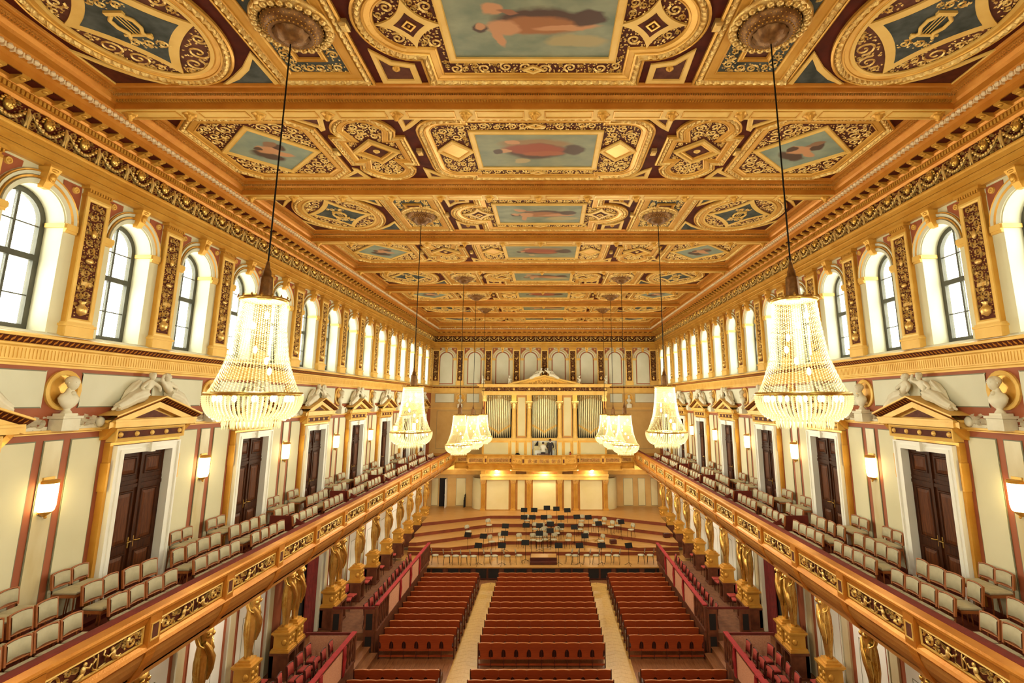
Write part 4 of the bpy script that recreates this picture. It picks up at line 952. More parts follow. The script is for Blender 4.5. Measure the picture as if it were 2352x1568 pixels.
# ================================================================== SIDE BALCONIES
def balcony(si):
    side = SIDE[si]; L0, L1 = (0.0, 43.35) if si == 0 else (-43.35, 0.0); s = 1 if si == 0 else -1
    m4 = LM(0) if si == 0 else RM(0)
    e = empty('side_balcony', m4)
    tag(e, 'gilded balcony with scroll-carved parapet running along the %s wall' % side, 'balcony', 'side balconies')
    b = MB(); b.extr_y([(.02, 5.12), (2.10, 5.12), (2.10, 5.20), (2.20, 5.24), (2.20, 5.85), (1.62, 5.86), (1.62, 5.93), (.85, 5.93), (.85, 6.0), (.02, 6.0)], L0, L1); b.build('balcony_floor', 'carpet_red', e)
    b = MB(); b.extr_y([(2.2, 6.36), (2.24, 6.40), (2.47, 6.40), (2.50, 6.37), (2.50, 6.33), (2.47, 6.30), (2.45, 6.24), (2.425, 6.19), (2.40, 6.19), (2.40, 5.87), (2.44, 5.86), (2.49, 5.81), (2.51, 5.75), (2.48, 5.71), (2.44, 5.68), (2.2, 5.68)], L0, L1); b.build('parapet', 'gold_deep', e)
    b = MB(); b.extr_y([(2.2, 5.70), (2.44, 5.70), (2.43, 5.60), (2.38, 5.48), (2.28, 5.34), (2.20, 5.27), (2.20, 5.24), (2.16, 5.22), (2.16, 5.14), (2.08, 5.12), (2.08, 5.2)], L0, L1); b.build('cove', 'gold_brown', e)
    b = MB(); b.extr_y([(2.04, 6.30), (2.04, 6.40), (2.12, 6.43), (2.22, 6.42), (2.26, 6.405), (2.26, 6.38)], L0, L1); b.build('velvet_ledge', 'ledge_red', e)
    global post0, pan0
    for k, y in enumerate(GRID[1:]):
        if y > 43: continue
        if post0 is None:
            q = MB(); q.box(2.38, 2.50, -.15, .15, 5.72, 6.34); q.loft([[(h, u, z) for h, u in ((2.10, -.13), (d_, -.13), (d_, .13), (2.10, .13))] for z, d_ in ((5.20, 2.22), (5.34, 2.30), (5.48, 2.40), (5.62, 2.46), (5.72, 2.48))], sm=False)
            post0 = q.build('parapet_post', 'gold_deep', e, M4=T(0, s*y)); MB().ngon([(2.505, u, v) for u, v in rect(-.08, .08, 5.92, 6.16)]).build('red_field', 'violet', post0)
            q = MB(); q.mould(rect(-.11, .11, 5.89, 6.19), [(0, 2.50), (0, 2.515), (.02, 2.515), (.03, 2.503)], fw); q.build('gilt_border', 'gold_pale', post0)
            q = MB(); q.mould(rect(-1.0, 1.0, 5.875, 6.185), [(0, 2.40), (0, 2.43), (.02, 2.44), (.035, 2.41)], fw); pan0 = q.build('carved_panel', 'gold_pale', e, M4=T(0, s*(y+DY/2)))
            MB().ngon([(2.404, u, v) for u, v in rect(-.97, .97, 5.90, 6.16)]).build('panel_field', 'brown', pan0)
            q = MB(); r2 = random.Random(4); fz = lambda u, v, h: (h, u, v)
            for t in (-1, 1):      # a pair of winged figures about a lyre, scrolls out to both ends
                q.tube([(2.43, t*.03, 5.92), (2.45, t*.12, 5.96), (2.45, t*.13, 6.05), (2.45, t*.07, 6.10), (2.44, t*.12, 6.15)], .016, 5)
                q.ball((2.44, t*.27, 6.10), (.03, .035, .04), 6, 5); q.ball((2.44, t*.30, 6.02), (.035, .05, .07), 6, 5); q.tube([(2.44, t*.27, 6.05), (2.45, t*.19, 6.02), (2.44, t*.14, 6.06)], .018, 5); q.tube([(2.44, t*.31, 5.97), (2.44, t*.40, 5.93), (2.44, t*.47, 5.95)], [.04, .03, .012], 5)
                for k2 in range(4): q.add([(2.41, t*.33, 6.04+.02*k2), (2.44, t*(.42+.02*k2), 6.08+.025*k2), (2.41, t*(.50+.01*k2), 6.06+.025*k2), (2.41, t*.40, 6.02+.02*k2)], [(0, 1, 2, 3)])
                scrolls(q, rect(*sorted((t*.50, t*.965)), 5.90, 6.165), fz, 2.405, 2.44, (.128, .095, .06, .045), r2, (), 200, .024, 18)
            q.ball((2.42, 0, 6.03), (.02, .02, .12), 6, 5); tag(q.build('scroll_ornament', 'gold_orn', pan0), kind='stuff')
        else:
            clone(post0, e, T(0, s*y))
            if y + DY < 43: clone(pan0, e, T(0, s*(y+DY/2)))
    for y in (17.95, 22.7, 27.4, 32.2, 36.9):
        q = MB(); q.extr_y([(.9, 5.9), (.9, 6.62), (1.6, 6.62), (1.9, 6.45), (2.15, 6.36), (2.15, 5.85)], s*y-.02, s*y+.02); q.build('partition', 'carpet_red', e)
    for k in range(2, 14, 2):
        q = MB(); q.lathe([(0, -.07), (.09, -.06), (.13, -.02), (.135, 0)], (1.45, s*(YG+DY*k+DY/2), 5.12), 14); sl = q.build('soffit_lamp', 'soffit_lamp', e)
        q = MB(); q.lathe([(.135, -.015), (.16, -.01), (.16, .0)], (1.45, s*(YG+DY*k+DY/2), 5.12), 14); q.build('lamp_rim', 'brass', sl)
        l = bpy.data.lights.new('lamp_light', 'POINT'); l.energy = 55; l.color = (1, .93, .78); l.shadow_soft_size = .1; lo = bpy.data.objects.new('lamp_light', l); COL.objects.link(lo); adopt(lo, e, T(1.45, s*(YG+DY*k+DY/2), 4.85))
    return e
post0 = pan0 = None
BAL = [balcony(0), balcony(1)]

# ================================================================== LOWER WALL: white panels, stone strips, curtained openings
CAR = [YG+DY*k for k in range(0, 14)]
OPEN_Y = YG + 5*DY
def lower_parts(wall, s):
    global lw0
    for k, y in enumerate(CAR):
        if y > 33: z0 = 1.9
        if lw0 is None:
            a = slab('white_panel', rect(-.80, .80, .92, 5.08), 'white', wall, .02, T(0, s*(y+DY/2)), 'terra')
            q = MB(); q.mould(rect(-.52, .34, .93, 3.35), [(0, .02), (.004, .026), (.016, .026), (.02, .02)], fw); q.build('jib_door_edge', 'edge', a)
            q = MB(); q.tube([(.02, .24, 2.0), (.07, .24, 2.0), (.07, .14, 1.99)], .012, 5); q.box(.02, .03, .22, .26, 1.9, 2.06); q.build('handle', 'brass', a)
            b = MB().box(0, .06, -.17, .17, .92, 5.08).build('stone_strip', 'marble', wall, M4=T(0, s*y)); lw0 = (a, b)
            q = MB(); q.box(0, .09, -.24, -.18, .92, 5.08); q.build('strip_edge', 'stucco', b)
        else:
            if k not in (4, 5): clone(lw0[0], wall, T(0, s*(y+DY/2)))
            if k != 5: clone(lw0[1], wall, T(0, s*y))
    # curtained doorway: deep frame, dark slab painted as inner shade, red hanging at one jamb
    q = MB(); f = empty('curtained_doorway', T(0, s*OPEN_Y), wall)
    q.box(0, .30, -1.42, -1.22, .9, 5.08); q.box(0, .30, 1.22, 1.42, .9, 5.08); q.box(0, .30, -1.22, 1.22, 4.85, 5.08); q.build('door_jamb', 'stucco', f)
    MB().box(0, .03, -1.22, 1.22, .9, 4.85).build('passage_shade', 'near_black', f)
lw0 = None
lower_parts(wl, 1); lower_parts(wr, -1)
def curtain(u0, u1):
    b = MB(); n = 28; P = []
    for i in range(n+1):
        t = i/n; P.append((.14+.05*sin(t*40), u0+(u1-u0)*t))
    b.add([(h, u, .92) for h, u in P] + [(h, u, 4.84) for h, u in P] + [(h-.03, u, .92) for h, u in P] + [(h-.03, u, 4.84) for h, u in P], [(i, i+1, n+2+i, n+1+i) for i in range(n)] + [(2*n+2+i, 2*n+3+i, 3*n+4+i, 3*n+3+i) for i in range(n)], True)
    return b
for si in (0, 1):
    o = curtain(.25, 1.18).build('doorway_curtain', 'curtain') if si == 0 else clone(o)
    o.matrix_local = (LM if si == 0 else RM)(OPEN_Y) @ (Matrix.Identity(4) if si == 0 else Matrix.Scale(-1, 4, (0, 1, 0)))
    tag(o, 'dark red curtain hanging in the doorway between the side boxes, %s wall' % SIDE[si], 'curtain', 'doorway curtains')

# ================================================================== CARYATIDS
def caryatid():
    e = empty('gilded_caryatid'); H = .62
    q = MB(); q.box(H-.33, H+.33, -.33, .33, .905, .98); q.box(H-.31, H-.19, -.31, .31, .98, 1.66); q.box(H-.31, H+.31, -.31, -.22, .98, 1.66); q.box(H-.31, H+.31, .22, .31, .98, 1.66); q.box(H-.25, H+.18, -.22, .22, .98, 1.66); q.box(H-.33, H+.33, -.33, .33, 1.66, 1.74); q.build('wooden_plinth', 'box_wood', e)
    q = MB()
    for a, z0, z1 in ((.32, 1.74, 1.80), (.30, 1.80, 1.85), (.25, 1.85, 2.26), (.28, 2.26, 2.31), (.32, 2.31, 2.37), (.24, 2.37, 2.43), (.18, 2.43, 2.50)): q.box(H-a, H+a, -a, a, z0, z1)
    for t in (-1, 1):
        q.ball((H+.25, t*.12, 2.14), (.05, .08, .08), 7, 5); q.ball((H+.12, t*.25, 2.06), (.10, .05, .11), 7, 5); q.ball((H+.25, t*.08, 1.97), (.04, .07, .06), 6, 4)
    q.build('gilt_pedestal', 'gold', e)
    q = MB(); n = 28; rings = []
    for i, (z, r, dp_, x, am) in enumerate(((2.50, .11, .10, 0, .02), (2.75, .125, .115, 0, .03), (3.0, .15, .14, 0, .08), (3.2, .175, .16, 0, .12), (3.42, .195, .175, .01, .12), (3.62, .19, .165, .01, .10), (3.80, .165, .145, .01, .05), (3.98, .185, .165, .02, .03), (4.12, .215, .19, .035, .02), (4.24, .245, .165, .02, .0), (4.33, .235, .13, .0, 0), (4.40, .13, .10, 0, 0), (4.46, .07, .07, .01, 0), (4.54, .062, .065, .015, 0))):
        rings.append([(H+x+dp_*(1+am*cos(9*2*pi*k/n+z*3))*cos(2*pi*k/n), r*(1+am*cos(9*2*pi*k/n+z*3))*sin(2*pi*k/n), z) for k in range(n)])
    q.loft(rings)
    for t in (-1, 1): q.ball((H+.17, t*.09, 4.10), (.075, .075, .07), 8, 6); q.loft([[(H+a+.05*cos(2*pi*k/8), t*(u)+.05*sin(2*pi*k/8), z) for k in range(8)] for z, u, a in ((4.30, .24, 0), (4.10, .29, -.02), (3.92, .27, .04), (3.84, .18, .12))])
    P = head(q, (H+.03, 0, 4.66), .115); hair_on(q, P, .115, True); q.build('figure', 'gold_fig', e)
    q = MB(); drape(q, [(H+.12, -.16, 3.95), (H+.17, -.02, 3.72), (H+.19, .10, 3.48), (H+.16, .14, 3.2), (H+.12, .13, 2.95)], [.05, .085, .10, .085, .03], 5, .18, 16); drape(q, [(H+.10, .16, 3.92), (H+.15, .14, 3.70), (H+.12, .17, 3.5)], [.04, .07, .02], 5, .2, 14); q.build('drapery', 'gold_fig', e)
    q = MB(); q.lathe([(.09, 4.74), (.13, 4.80), (.15, 4.88), (.22, 4.94)], (H, 0, 0), 12, lobes=6, la=.1); q.box(H-.25, H+.25, -.25, .25, 4.94, 5.0); q.box(H-.30, H+.30, -.30, .30, 5.0, 5.11)
    for t in (-1, 1): q.ball((H+.2, t*.2, 4.91), .055, 6, 5)
    q.build('capital', 'gold', e)
    return e
CARY_Y = [y for k, y in enumerate(CAR) if k != 5 and k > 0] + [OPEN_Y-1.69, OPEN_Y+1.66]
CARY_Y.sort()
cpro = None
for si in (0, 1):
    for j, y in enumerate(CARY_Y):
        o = cpro = caryatid() if cpro is None else clone(cpro) if (si or j) else cpro
        o.matrix_local = (LM if si == 0 else RM)(y)
        tag(o, 'gilded caryatid on a pedestal under the %s balcony, %s from the near end' % (SIDE[si], nth(j)), 'statue', 'gilded caryatids')
# ================================================================== SIDE BOXES (raised seating along the floor)
def box_unit(si, y0, y1, segs, name_lbl, end):
    s = 1 if si == 0 else -1; m4 = LM(0) if si == 0 else RM(0); e = empty('side_box', m4)
    tag(e, name_lbl, 'box', 'raised side boxes')
    Y = lambda a: s*a
    MB().box(.02, 2.72, Y(y0), Y(y1), 0.0, .9).build('box_floor', 'box_floor', e)
    q = MB(); q.box(2.72, 2.78, Y(y0), Y(y1), .012, .92); q.box(2.70, 2.82, Y(y0), Y(y1), .92, .98); q.build('front_board', 'box_wood', e)
    q = MB(); q.box(2.68, 2.82, Y(y0), Y(y1), 1.84, 1.90); q.build('top_rail', 'box_wood', e)
    q = MB(); q.cbox(2.66, 2.84, *sorted((Y(y0+.05), Y(y1-.05))), 1.90, 1.95, .015); q.build('velvet_cushion', 'velvet', e)
    for a, c, kind in segs:
        MB().box(2.70, 2.80, Y(a-.06), Y(a+.06), .98, 1.84).build('post', 'box_wood', e)
        if kind == 'cloth':
            q = MB(); n = 18; P = [(2.805+.006*sin(i*1.7), a+.06+(c-a-.12)*i/n) for i in range(n+1)]
            q.add([(h, Y(u), .99) for h, u in P] + [(h, Y(u), 1.86) for h, u in P] + [(2.785, Y(u), .99) for h, u in P] + [(2.785, Y(u), 1.86) for h, u in P], [(i, i+1, n+2+i, n+1+i) for i in range(n)] + [(2*n+2+i, 2*n+3+i, 3*n+4+i, 3*n+3+i) for i in range(n)], True); q.build('damask_panel', 'damask', e)
            q = MB(); 
            for k in range(3): q.tube([(2.83, Y(c-.13+.06*k), 1.90), (2.85, Y(c-.12+.06*k), 1.5), (2.83, Y(c-.13+.06*k), .98)], [.045, .05, .03], 6)
            q.build('red_drape', 'velvet', e)
        else:
            k = a + .25
            while k < c - .1:
                q = MB(); q.lathe([(.03, .98), (.045, 1.04), (.025, 1.14), (.05, 1.35), (.03, 1.6), (.045, 1.76), (.03, 1.84)], (2.75, Y(k), 0), 8); q.build('baluster', 'box_wood', e); k += .26
    MB().box(2.70, 2.80, Y(y1-.06), Y(y1+.06), .98, 1.84).build('post', 'box_wood', e)
    # end wall towards the gangway
    ye = y0 if end == 'near' else y1
    q = MB(); q.box(.95, 2.72, Y(ye-.03), Y(ye+.03), 1.80, 1.88); q.build('end_rail', 'carpet_red', e)
    if end == 'far':
        q = MB(); q.box(1.1, 2.6, Y(ye-.02), Y(ye+.02), .9, 1.78); q.build('end_panel', 'damask', e)
    else:
        for h0, h1 in ((.95, 1.35), (2.3, 2.72)):
            q = MB(); q.box(h0, h1, Y(ye-.10), Y(ye+.10), 0.02, 1.80); p = q.build('end_pier', 'box_wood', e)
            MB().box(h0+.08, h1-.08, Y(ye-.115), Y(ye-.10), 1.05, 1.65).build('pier_panel', 'near_black', p); MB().box(h0+.08, h1-.08, Y(ye-.115), Y(ye-.10), .15, .8).build('pier_panel', 'near_black', p)
    return e
for si in (0, 1):
    box_unit(si, 23.75, 33.6, [(23.75, 25.35, 'bal'), (25.35, 27.2, 'cloth'), (27.2, 29.1, 'cloth'), (29.1, 31.0, 'cloth'), (31.0, 33.6, 'bal')], 'raised box between the gangway and the stage, %s side, damask hung on its rail' % SIDE[si], 'near')
    box_unit(si, 4.0, 21.3, [(20.15, 21.3, 'bal'), (18.2, 20.15, 'cloth'), (16.2, 18.2, 'cloth'), (14.2, 16.2, 'cloth'), (4.0, 14.2, 'cloth')], 'raised box nearer the camera, %s side, ending in balusters at the gangway' % SIDE[si], 'far')
    s = 1 if si == 0 else -1; m4 = LM(0) if si == 0 else RM(0)
    st = empty('gangway_steps', m4); tag(st, 'brown wooden steps down from the curtained doorway, %s side' % SIDE[si], 'steps', 'gangway steps')
    for k, (h0, h1, z) in enumerate(((.05, 2.0, .87), (2.0, 2.3, .66), (2.3, 2.6, .44), (2.6, 2.9, .22))):
        q = MB(); q.box(h0, h1, s*21.36, s*23.63, 0.005, z-.03); q.box(h0-.0, h1+.03, s*21.36, s*23.63, z-.03, z); q.build('step', 'old_floor', st)

# ================================================================== STAGE
FR = {1: [(-8.55, 35.45), (8.55, 35.45)], 2: [(-8.55, 35.6), (-6, 35.5), (-3.8, 36.4), (-2.5, 37.05), (2.5, 37.05), (3.8, 36.4), (6, 35.5), (8.55, 35.6)],
      3: [(-8.55, 35.75), (-8.1, 35.8), (-4.2, 38.0), (-2.8, 38.55), (2.8, 38.55), (4.2, 38.0), (8.1, 35.8), (8.55, 35.75)],
      4: [(-8.55, 37.1), (-3.7, 39.9), (3.7, 39.9), (8.55, 37.1)], 5: [(-8.55, 39.1), (-4, 41.5), (4, 41.5), (8.55, 39.1)]}
Z0, DZ = .72, .23
stage = empty('concert_stage'); tag(stage, 'wooden concert stage with five polygonal risers and dark front panels', 'stage')
MB().box(-6.9, 6.9, 33.15, 33.7, Z0-.04, Z0).add(MB().box(-9.5, 9.5, 33.7, 44.9, Z0-.04, Z0).v, MB().box(0, 1, 0, 1, 0, 1).f).build('stage_floor', 'stage_top', stage)
for k in range(22):                                              # floor boards of the apron
    MB().box(-6.9+.6273*k+.006, -6.9+.6273*(k+1)-.006, 33.10, 35.43, Z0, Z0+.006).build('board', 'stage_top', stage)
for k in range(1, 6):
    z = Z0 + DZ*k; P = FR[k]; xb = 8.55
    ol = [*P, (xb, 44.9), (-xb, 44.9)]
    q = MB(); n = len(P); q.add([(x, y, z-DZ) for x, y in P] + [(x, y, z-.02) for x, y in P], [(i, i+1, n+i+1, n+i) for i in range(n-1)])
    for x in (-xb, xb): q.add([(x, (P[0][1]), Z0), (x, 44.9, Z0), (x, 44.9, z-.02), (x, P[0][1], z-.02)], [(0, 1, 2, 3)])
    r = q.build('riser', 'stage_red', stage)
    q = MB(); Q = [(x, y-.03) for x, y in P]; q.prism([*Q, (xb, 44.9), (-xb, 44.9)], lambda u, v, h: (u, v, h), z-.025, z); q.build('riser_top', 'stage_top', r)
for s in (-1, 1):
    MB().box(s*8.55, s*9.5, 41.0, 44.9, Z0, Z0+5*DZ).build('platform_wing', 'stage_top', stage)
q = MB(); q.box(-6.9, 6.9, 33.16, 33.22, .012, Z0-.04); fr_ = q.build('stage_front', 'box_wood', stage)
q = MB(); q.box(-6.95, 6.95, 33.08, 33.18, Z0-.06, Z0+.005); q.build('stage_edge', 'stage_top', stage)
for k in range(-4, 5):
    for t in (-1, 1):
        x = .03+1.64*k + t*.36
        q = MB(); q.box(x-.335, x+.335, 33.12, 33.16, .06, .64); p = q.build('front_panel', 'near_black', stage); p = MB(); p.mould(rect(x-.335, x+.335, .06, .64), [(0, 0), (0, .015), (.03, .015), (.035, 0)], lambda u, v, h: (u, 33.12-h, v)); p.build('panel_border', 'pew_dk', fr_)
# conductor's podium and its rail
po = empty('conductor_podium', T(0.02, 33.85, Z0+.006)); tag(po, 'dark red wooden podium with two steps at the front of the stage', 'podium')
MB().cbox(-.80, .80, -.40, -.12, 0, .16, .01).build('lower_step', 'pew_dk', po); MB().cbox(-.80, .80, -.12, .75, 0, .32, .01).build('platform', 'pew_dk', po); MB().box(-.76, .76, -.08, .72, .32, .335).build('podium_carpet', 'stage_top', po)
q = MB(); q.tube([(-.75, .72, .3), (-.75, .72, 1.25), (.75, .72, 1.25), (.75, .72, .3)], .012, 6); q.tube([(0, .72, .3), (0, .72, 1.25)], .012, 6); q.build('guard_rail', 'black', po)

# ================================================================== ORGAN, its loft and the wall behind the stage
def plan_sweep(path, prof):
    n = len(path); b = MB(); P = []
    for o, z in prof:
        for i in range(n):
            x1, y1 = path[i]; x0, y0 = path[max(0, i-1)]; x2, y2 = path[min(n-1, i+1)]
            def nn(ax, ay): l = hypot(ax, ay) or 1; return (ay/l, -ax/l)
            a = nn(x1-x0, y1-y0) if i else nn(x2-x1, y2-y1); c = nn(x2-x1, y2-y1) if i < n-1 else a
            k = max(.4, 1+a[0]*c[0]+a[1]*c[1]); P.append((x1+o*(a[0]+c[0])/k, y1+o*(a[1]+c[1])/k, z))
    return b.add(P, [(j*n+i, j*n+i+1, (j+1)*n+i+1, (j+1)*n+i) for j in range(len(prof)-1) for i in range(n-1)])
PLAN = [(-7.12, 43.55), (-6.05, 43.55), (-6.05, 42.95), (-2.62, 42.95)] + [(2.62*sin(t)*1.0, 42.95-.10-.62*cos(t)**1.0*1.0+0) for t in [(-pi/2*.92+pi*.92*i/16) for i in range(17)]] + [(2.62, 42.95), (6.05, 42.95), (6.05, 43.55), (7.12, 43.55)]
loft = empty('organ_loft'); tag(loft, 'gilded organ balcony with carved parapet bowed out above the stage', 'balcony')
plan_sweep(PLAN, [(-.25, 6.10), (.04, 6.10), (.06, 6.06), (.02, 6.0), (0, 5.86), (-.02, 5.85), (-.02, 5.46), (.03, 5.44), (.08, 5.40), (.03, 5.36), (-.02, 5.30), (-.10, 5.12), (-.02, 5.02), (.06, 4.98), (.06, 4.90), (-.25, 4.90)]).build('parapet', 'gold', loft)
q = MB(); q.ngon([(x, y+.05, 4.95) for x, y in PLAN] + [(7.12, 44.99, 4.95), (-7.12, 44.99, 4.95)]); q.ngon([(x, y+.05, 5.52) for x, y in PLAN] + [(7.12, 44.99, 5.52), (-7.12, 44.99, 5.52)]); q.build('loft_floor', 'box_wood', loft)
for s in (-1, 1): MB().box(s*7.12, s*9.5, 43.4, 44.99, 4.9, 6.0).build('loft_corner', 'gold', loft)
def loft_panel(xa, ya, xb, yb):
    L_ = hypot(xb-xa, yb-ya); a = atan2(yb-ya, xb-xa); f = lambda u, v, h: (xa+u*cos(a)+h*sin(a), ya+u*sin(a)-h*cos(a), v)
    q = MB(); q.mould(rect(.06, L_-.06, 5.49, 5.83), [(0, -.02), (0, .015), (.02, .02), (.035, -.01)], f); p = q.build('carved_panel', 'gold_pale', loft)
    MB().ngon([f(u, v, -.012) for u, v in rect(.08, L_-.08, 5.51, 5.81)]).build('panel_field', 'gold_brown', p)
    q = MB(); scrolls(q, rect(.09, L_-.09, 5.515, 5.805), f, -.01, .03, (.14, .10, .065, .05), random.Random(int(xa*7)), (), 200, .03, 14); tag(q.build('scroll_ornament', 'gold_orn', p), kind='stuff')
bow = PLAN[4:21]
for xa, ya, xb, yb in ((-7.0, 43.55, -6.15, 43.55), (-6.0, 42.95, -4.75, 42.95), (-4.45, 42.95, -2.75, 42.95), (2.75, 42.95, 4.45, 42.95), (4.75, 42.95, 6.0, 42.95), (6.15, 43.55, 7.0, 43.55)): loft_panel(xa, ya, xb, yb)
for i0, i1 in ((1, 4), (5, 7), (7, 9), (9, 11), (12, 15)): loft_panel(*bow[i0], *bow[i1])
for x, y in ((-4.6, 42.95), (-2.66, 42.95), (2.66, 42.95), (4.6, 42.95), (bow[4][0]+.1, bow[4][1]), (bow[11][0]+.15, bow[11][1]-.01)):
    q = MB(); q.box(x-.12, x+.12, y-.07, y+.02, 5.40, 6.02); p = q.build('parapet_post', 'gold', loft); MB().box(x-.06, x+.06, y-.08, y-.07, 5.52, 5.8).build('red_field', 'violet', p)
for k, x in enumerate((-3.75, 0.0, 3.75)):
    q = MB(); q.lathe([(0, -.10), (.10, -.09), (.17, -.03), (.18, 0)], (0, 0, 0), 16); l_ = empty('soffit_lamp', T(x, 43.05 if k != 1 else 42.75, 4.94)); q.build('lamp_bowl', 'soffit_lamp', l_); q = MB(); q.lathe([(.18, -.02), (.20, -.01), (.20, .005)], (0, 0, 0), 16); q.build('lamp_rim', 'brass', l_)
    tag(l_, 'bright round lamp under the organ balcony, %s of three' % ('left', 'middle', 'right')[k], 'lamp', 'lamps under the organ balcony')
    l = bpy.data.lights.new('lamp_light', 'POINT'); l.energy = STAGE_W; l.color = (1, .86, .56); l.shadow_soft_size = .12; lo = bpy.data.objects.new('lamp_light', l); COL.objects.link(lo); adopt(lo, l_, T(0, -.05, -.22))

organ = empty('pipe_organ'); tag(organ, 'gilded pipe organ case with three pipe fields and a pediment on the far wall', 'organ')
Yo = 43.35; fo = lambda u, v, h: (u, Yo-h, v)
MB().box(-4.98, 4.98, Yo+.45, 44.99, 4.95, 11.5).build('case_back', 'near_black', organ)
MB().box(-4.98, 4.98, Yo-.02, 44.99, 7.12, 7.32).build('pipe_plinth', 'gold_pale', organ)
for x0, x1 in ((-4.98, -2.72), (-2.22, -1.47), (-1.0, 1.0), (1.47, 2.22), (2.72, 4.98)):
    if x0 == -1.0: MB().box(x0, x1, Yo+.3, Yo+.4, 5.55, 7.12).build('base_panel', 'white', organ); continue
    MB().box(x0, x1, Yo+.02, Yo+.4, 5.55, 7.12).build('base_case', 'gold', organ)
    slab('base_panel', [(u, v) for u, v in rect(x0+.14, x1-.14, 5.75, 7.0)], 'organ_white', organ, .02, Matrix.Translation((0, Yo+.02, 0)) @ Matrix.Rotation(-pi/2, 4, 'Z'), 'gold')
for x in (-2.46, -1.23, 1.23, 2.46):
    q = MB(); q.box(x-.24, x+.24, Yo-.10, Yo+.3, 5.55, 7.12); p = q.build('column_pedestal', 'gold', organ); MB().box(x-.15, x+.15, Yo-.115, Yo-.10, 5.75, 7.0).build('pedestal_panel', 'organ_white', p)
    q = MB(); q.lathe([(.22, 7.32), (.22, 7.40), (.18, 7.46), (.185, 7.6), (.165, 9.55), (.18, 9.60)], (x, Yo+.06, 0), 20, lobes=20, la=.03); c = q.build('column', 'gold_pale', organ)
    q = MB(); q.lathe([(.17, 9.60), (.20, 9.72), (.19, 9.80), (.24, 9.92), (.22, 10.0), (.27, 10.12)], (x, Yo+.06, 0), 16, lobes=8, la=.12); q.box(x-.27, x+.27, Yo-.22, Yo+.3, 10.12, 10.22)
    for t in (-1, 1): q.ball((x+t*.2, Yo-.12, 10.04), .07, 6, 5)
    q.build('capital', 'gold_orn', c); q = MB(); q.box(x-.2, x+.2, Yo-.12, Yo+.3, 10.22, 10.69); q.build('impost_block', 'gold', c)
for s in (-1, 1):
    q = MB(); q.box(s*4.72, s*4.98, Yo-.02, Yo+.4, 7.32, 10.69); p = q.build('end_pilaster', 'gold', organ); MB().box(s*4.79, s*4.91, Yo-.035, Yo-.02, 7.6, 10.2).build('pilaster_field', 'terra', p); q = MB(); q.box(s*4.66, s*5.02, Yo-.08, Yo+.4, 10.2, 10.42); q.box(s*4.68, s*5.0, Yo-.06, Yo+.4, 10.42, 10.69); q.build('capital', 'gold_orn', p)
    q = MB(); q.box(s*1.45, s*2.24, Yo+.06, Yo+.4, 7.32, 10.69); p = q.build('side_panel', 'gold_brown', organ); MB().box(s*1.56, s*2.13, Yo+.04, Yo+.06, 7.5, 10.5).build('cream_field', 'organ_white', p); q = MB(); q.mould(rect(*sorted((s*1.53, s*2.16)), 7.46, 10.54), [(0, -.06), (0, -.02), (.03, -.02), (.04, -.06)], fo); q.build('gilt_border', 'gold', p)
def pipes(x0, x1, n, zmid, zout):
    p_ = (x1-x0)/n
    for k in range(n):
        x = x0+p_*(k+.5); t = abs((k+.5)-n/2)/(n/2); zm = zmid+(zout-zmid)*t**.9; r = p_*.5*(.88-.14*t)
        q = MB(); q.lathe([(r*.25, 7.33), (r, zm-.06), (r, 10.66)], (x, Yo+.22, 0), 12); pp = q.build('pipe', 'pipe', organ)
        q = MB(); q.lathe([(r*1.15, zm-.05), (r*1.25, zm), (r*1.1, zm+.10)], (x, Yo+.22, 0), 10, arc=pi, a0=pi); q.build('pipe_mouth', 'gold_pale', pp)
pipes(-1.0, 1.0, 13, 7.75, 8.30); pipes(-4.70, -2.72, 13, 7.70, 8.30); pipes(2.72, 4.70, 13, 7.70, 8.30)
for x0, x1 in ((-4.72, -2.72), (-1.0, 1.0), (2.72, 4.72)):      # pierced valance hanging before the pipe tops
    q = MB(); scrolls(q, rect(x0, x1, 10.2, 10.68), lambda u, v, h: (u, Yo+.06-h, v), 0, .03, (.11, .08, .06), random.Random(2), [ellipse((x0+x1)/2, 10.05, .7, .35, 12)], 150, .03, 12); tag(q.build('pierced_valance', 'gold_orn', organ), kind='stuff')
q = MB(); q.box(-5.05, 5.05, Yo-.18, 44.99, 10.69, 10.86); q.box(-5.08, 5.08, Yo-.22, 44.99, 10.86, 11.02); q.build('architrave', 'gold_pale', organ)
q = MB(); q.box(-5.02, 5.02, Yo-.16, 44.99, 11.02, 11.32); fz = q.build('frieze', 'brown', organ)
q = MB(); scrolls(q, rect(-5.0, 5.0, 11.04, 11.30), lambda u, v, h: (u, Yo-.16-h, v), 0, .03, (.11, .08), random.Random(8), (), 700, .03, 12); tag(q.build('scroll_ornament', 'gold_orn', fz), kind='stuff')
for k in range(9):
    q = MB(); q.ball((-4.92+1.23*k, Yo-.20, 11.17), (.10, .06, .11), 8, 6); q.build('mask', 'gold_pale', fz)
q = MB(); q.box(-5.25, 5.25, Yo-.36, 44.99, 11.32, 11.40); q.box(-5.38, 5.38, Yo-.50, 44.99, 11.40, 11.50); q.box(-5.44, 5.44, Yo-.56, 44.99, 11.50, 11.56); q.build('cornice', 'gold_pale', organ)
q = MB(); q.prism([(-2.75, 11.56), (2.75, 11.56), (0, 12.18)], fo, -.3, .10); pd = q.build('pediment', 'gold', organ)
q = MB(); P = []
for o, h in ((0, -.3), (0, .52), (.05, .52), (.06, .44), (.13, .40), (.15, .12)): P += [fo(-3.0, 11.58-o, h), fo(0, 12.30-o, h), fo(3.0, 11.58-o, h)]
q.add(P, [(j*3+i, j*3+i+1, j*3+i+4, j*3+i+3) for j in range(5) for i in range(2)]); q.build('raking_cornice', 'gold_pale', pd)
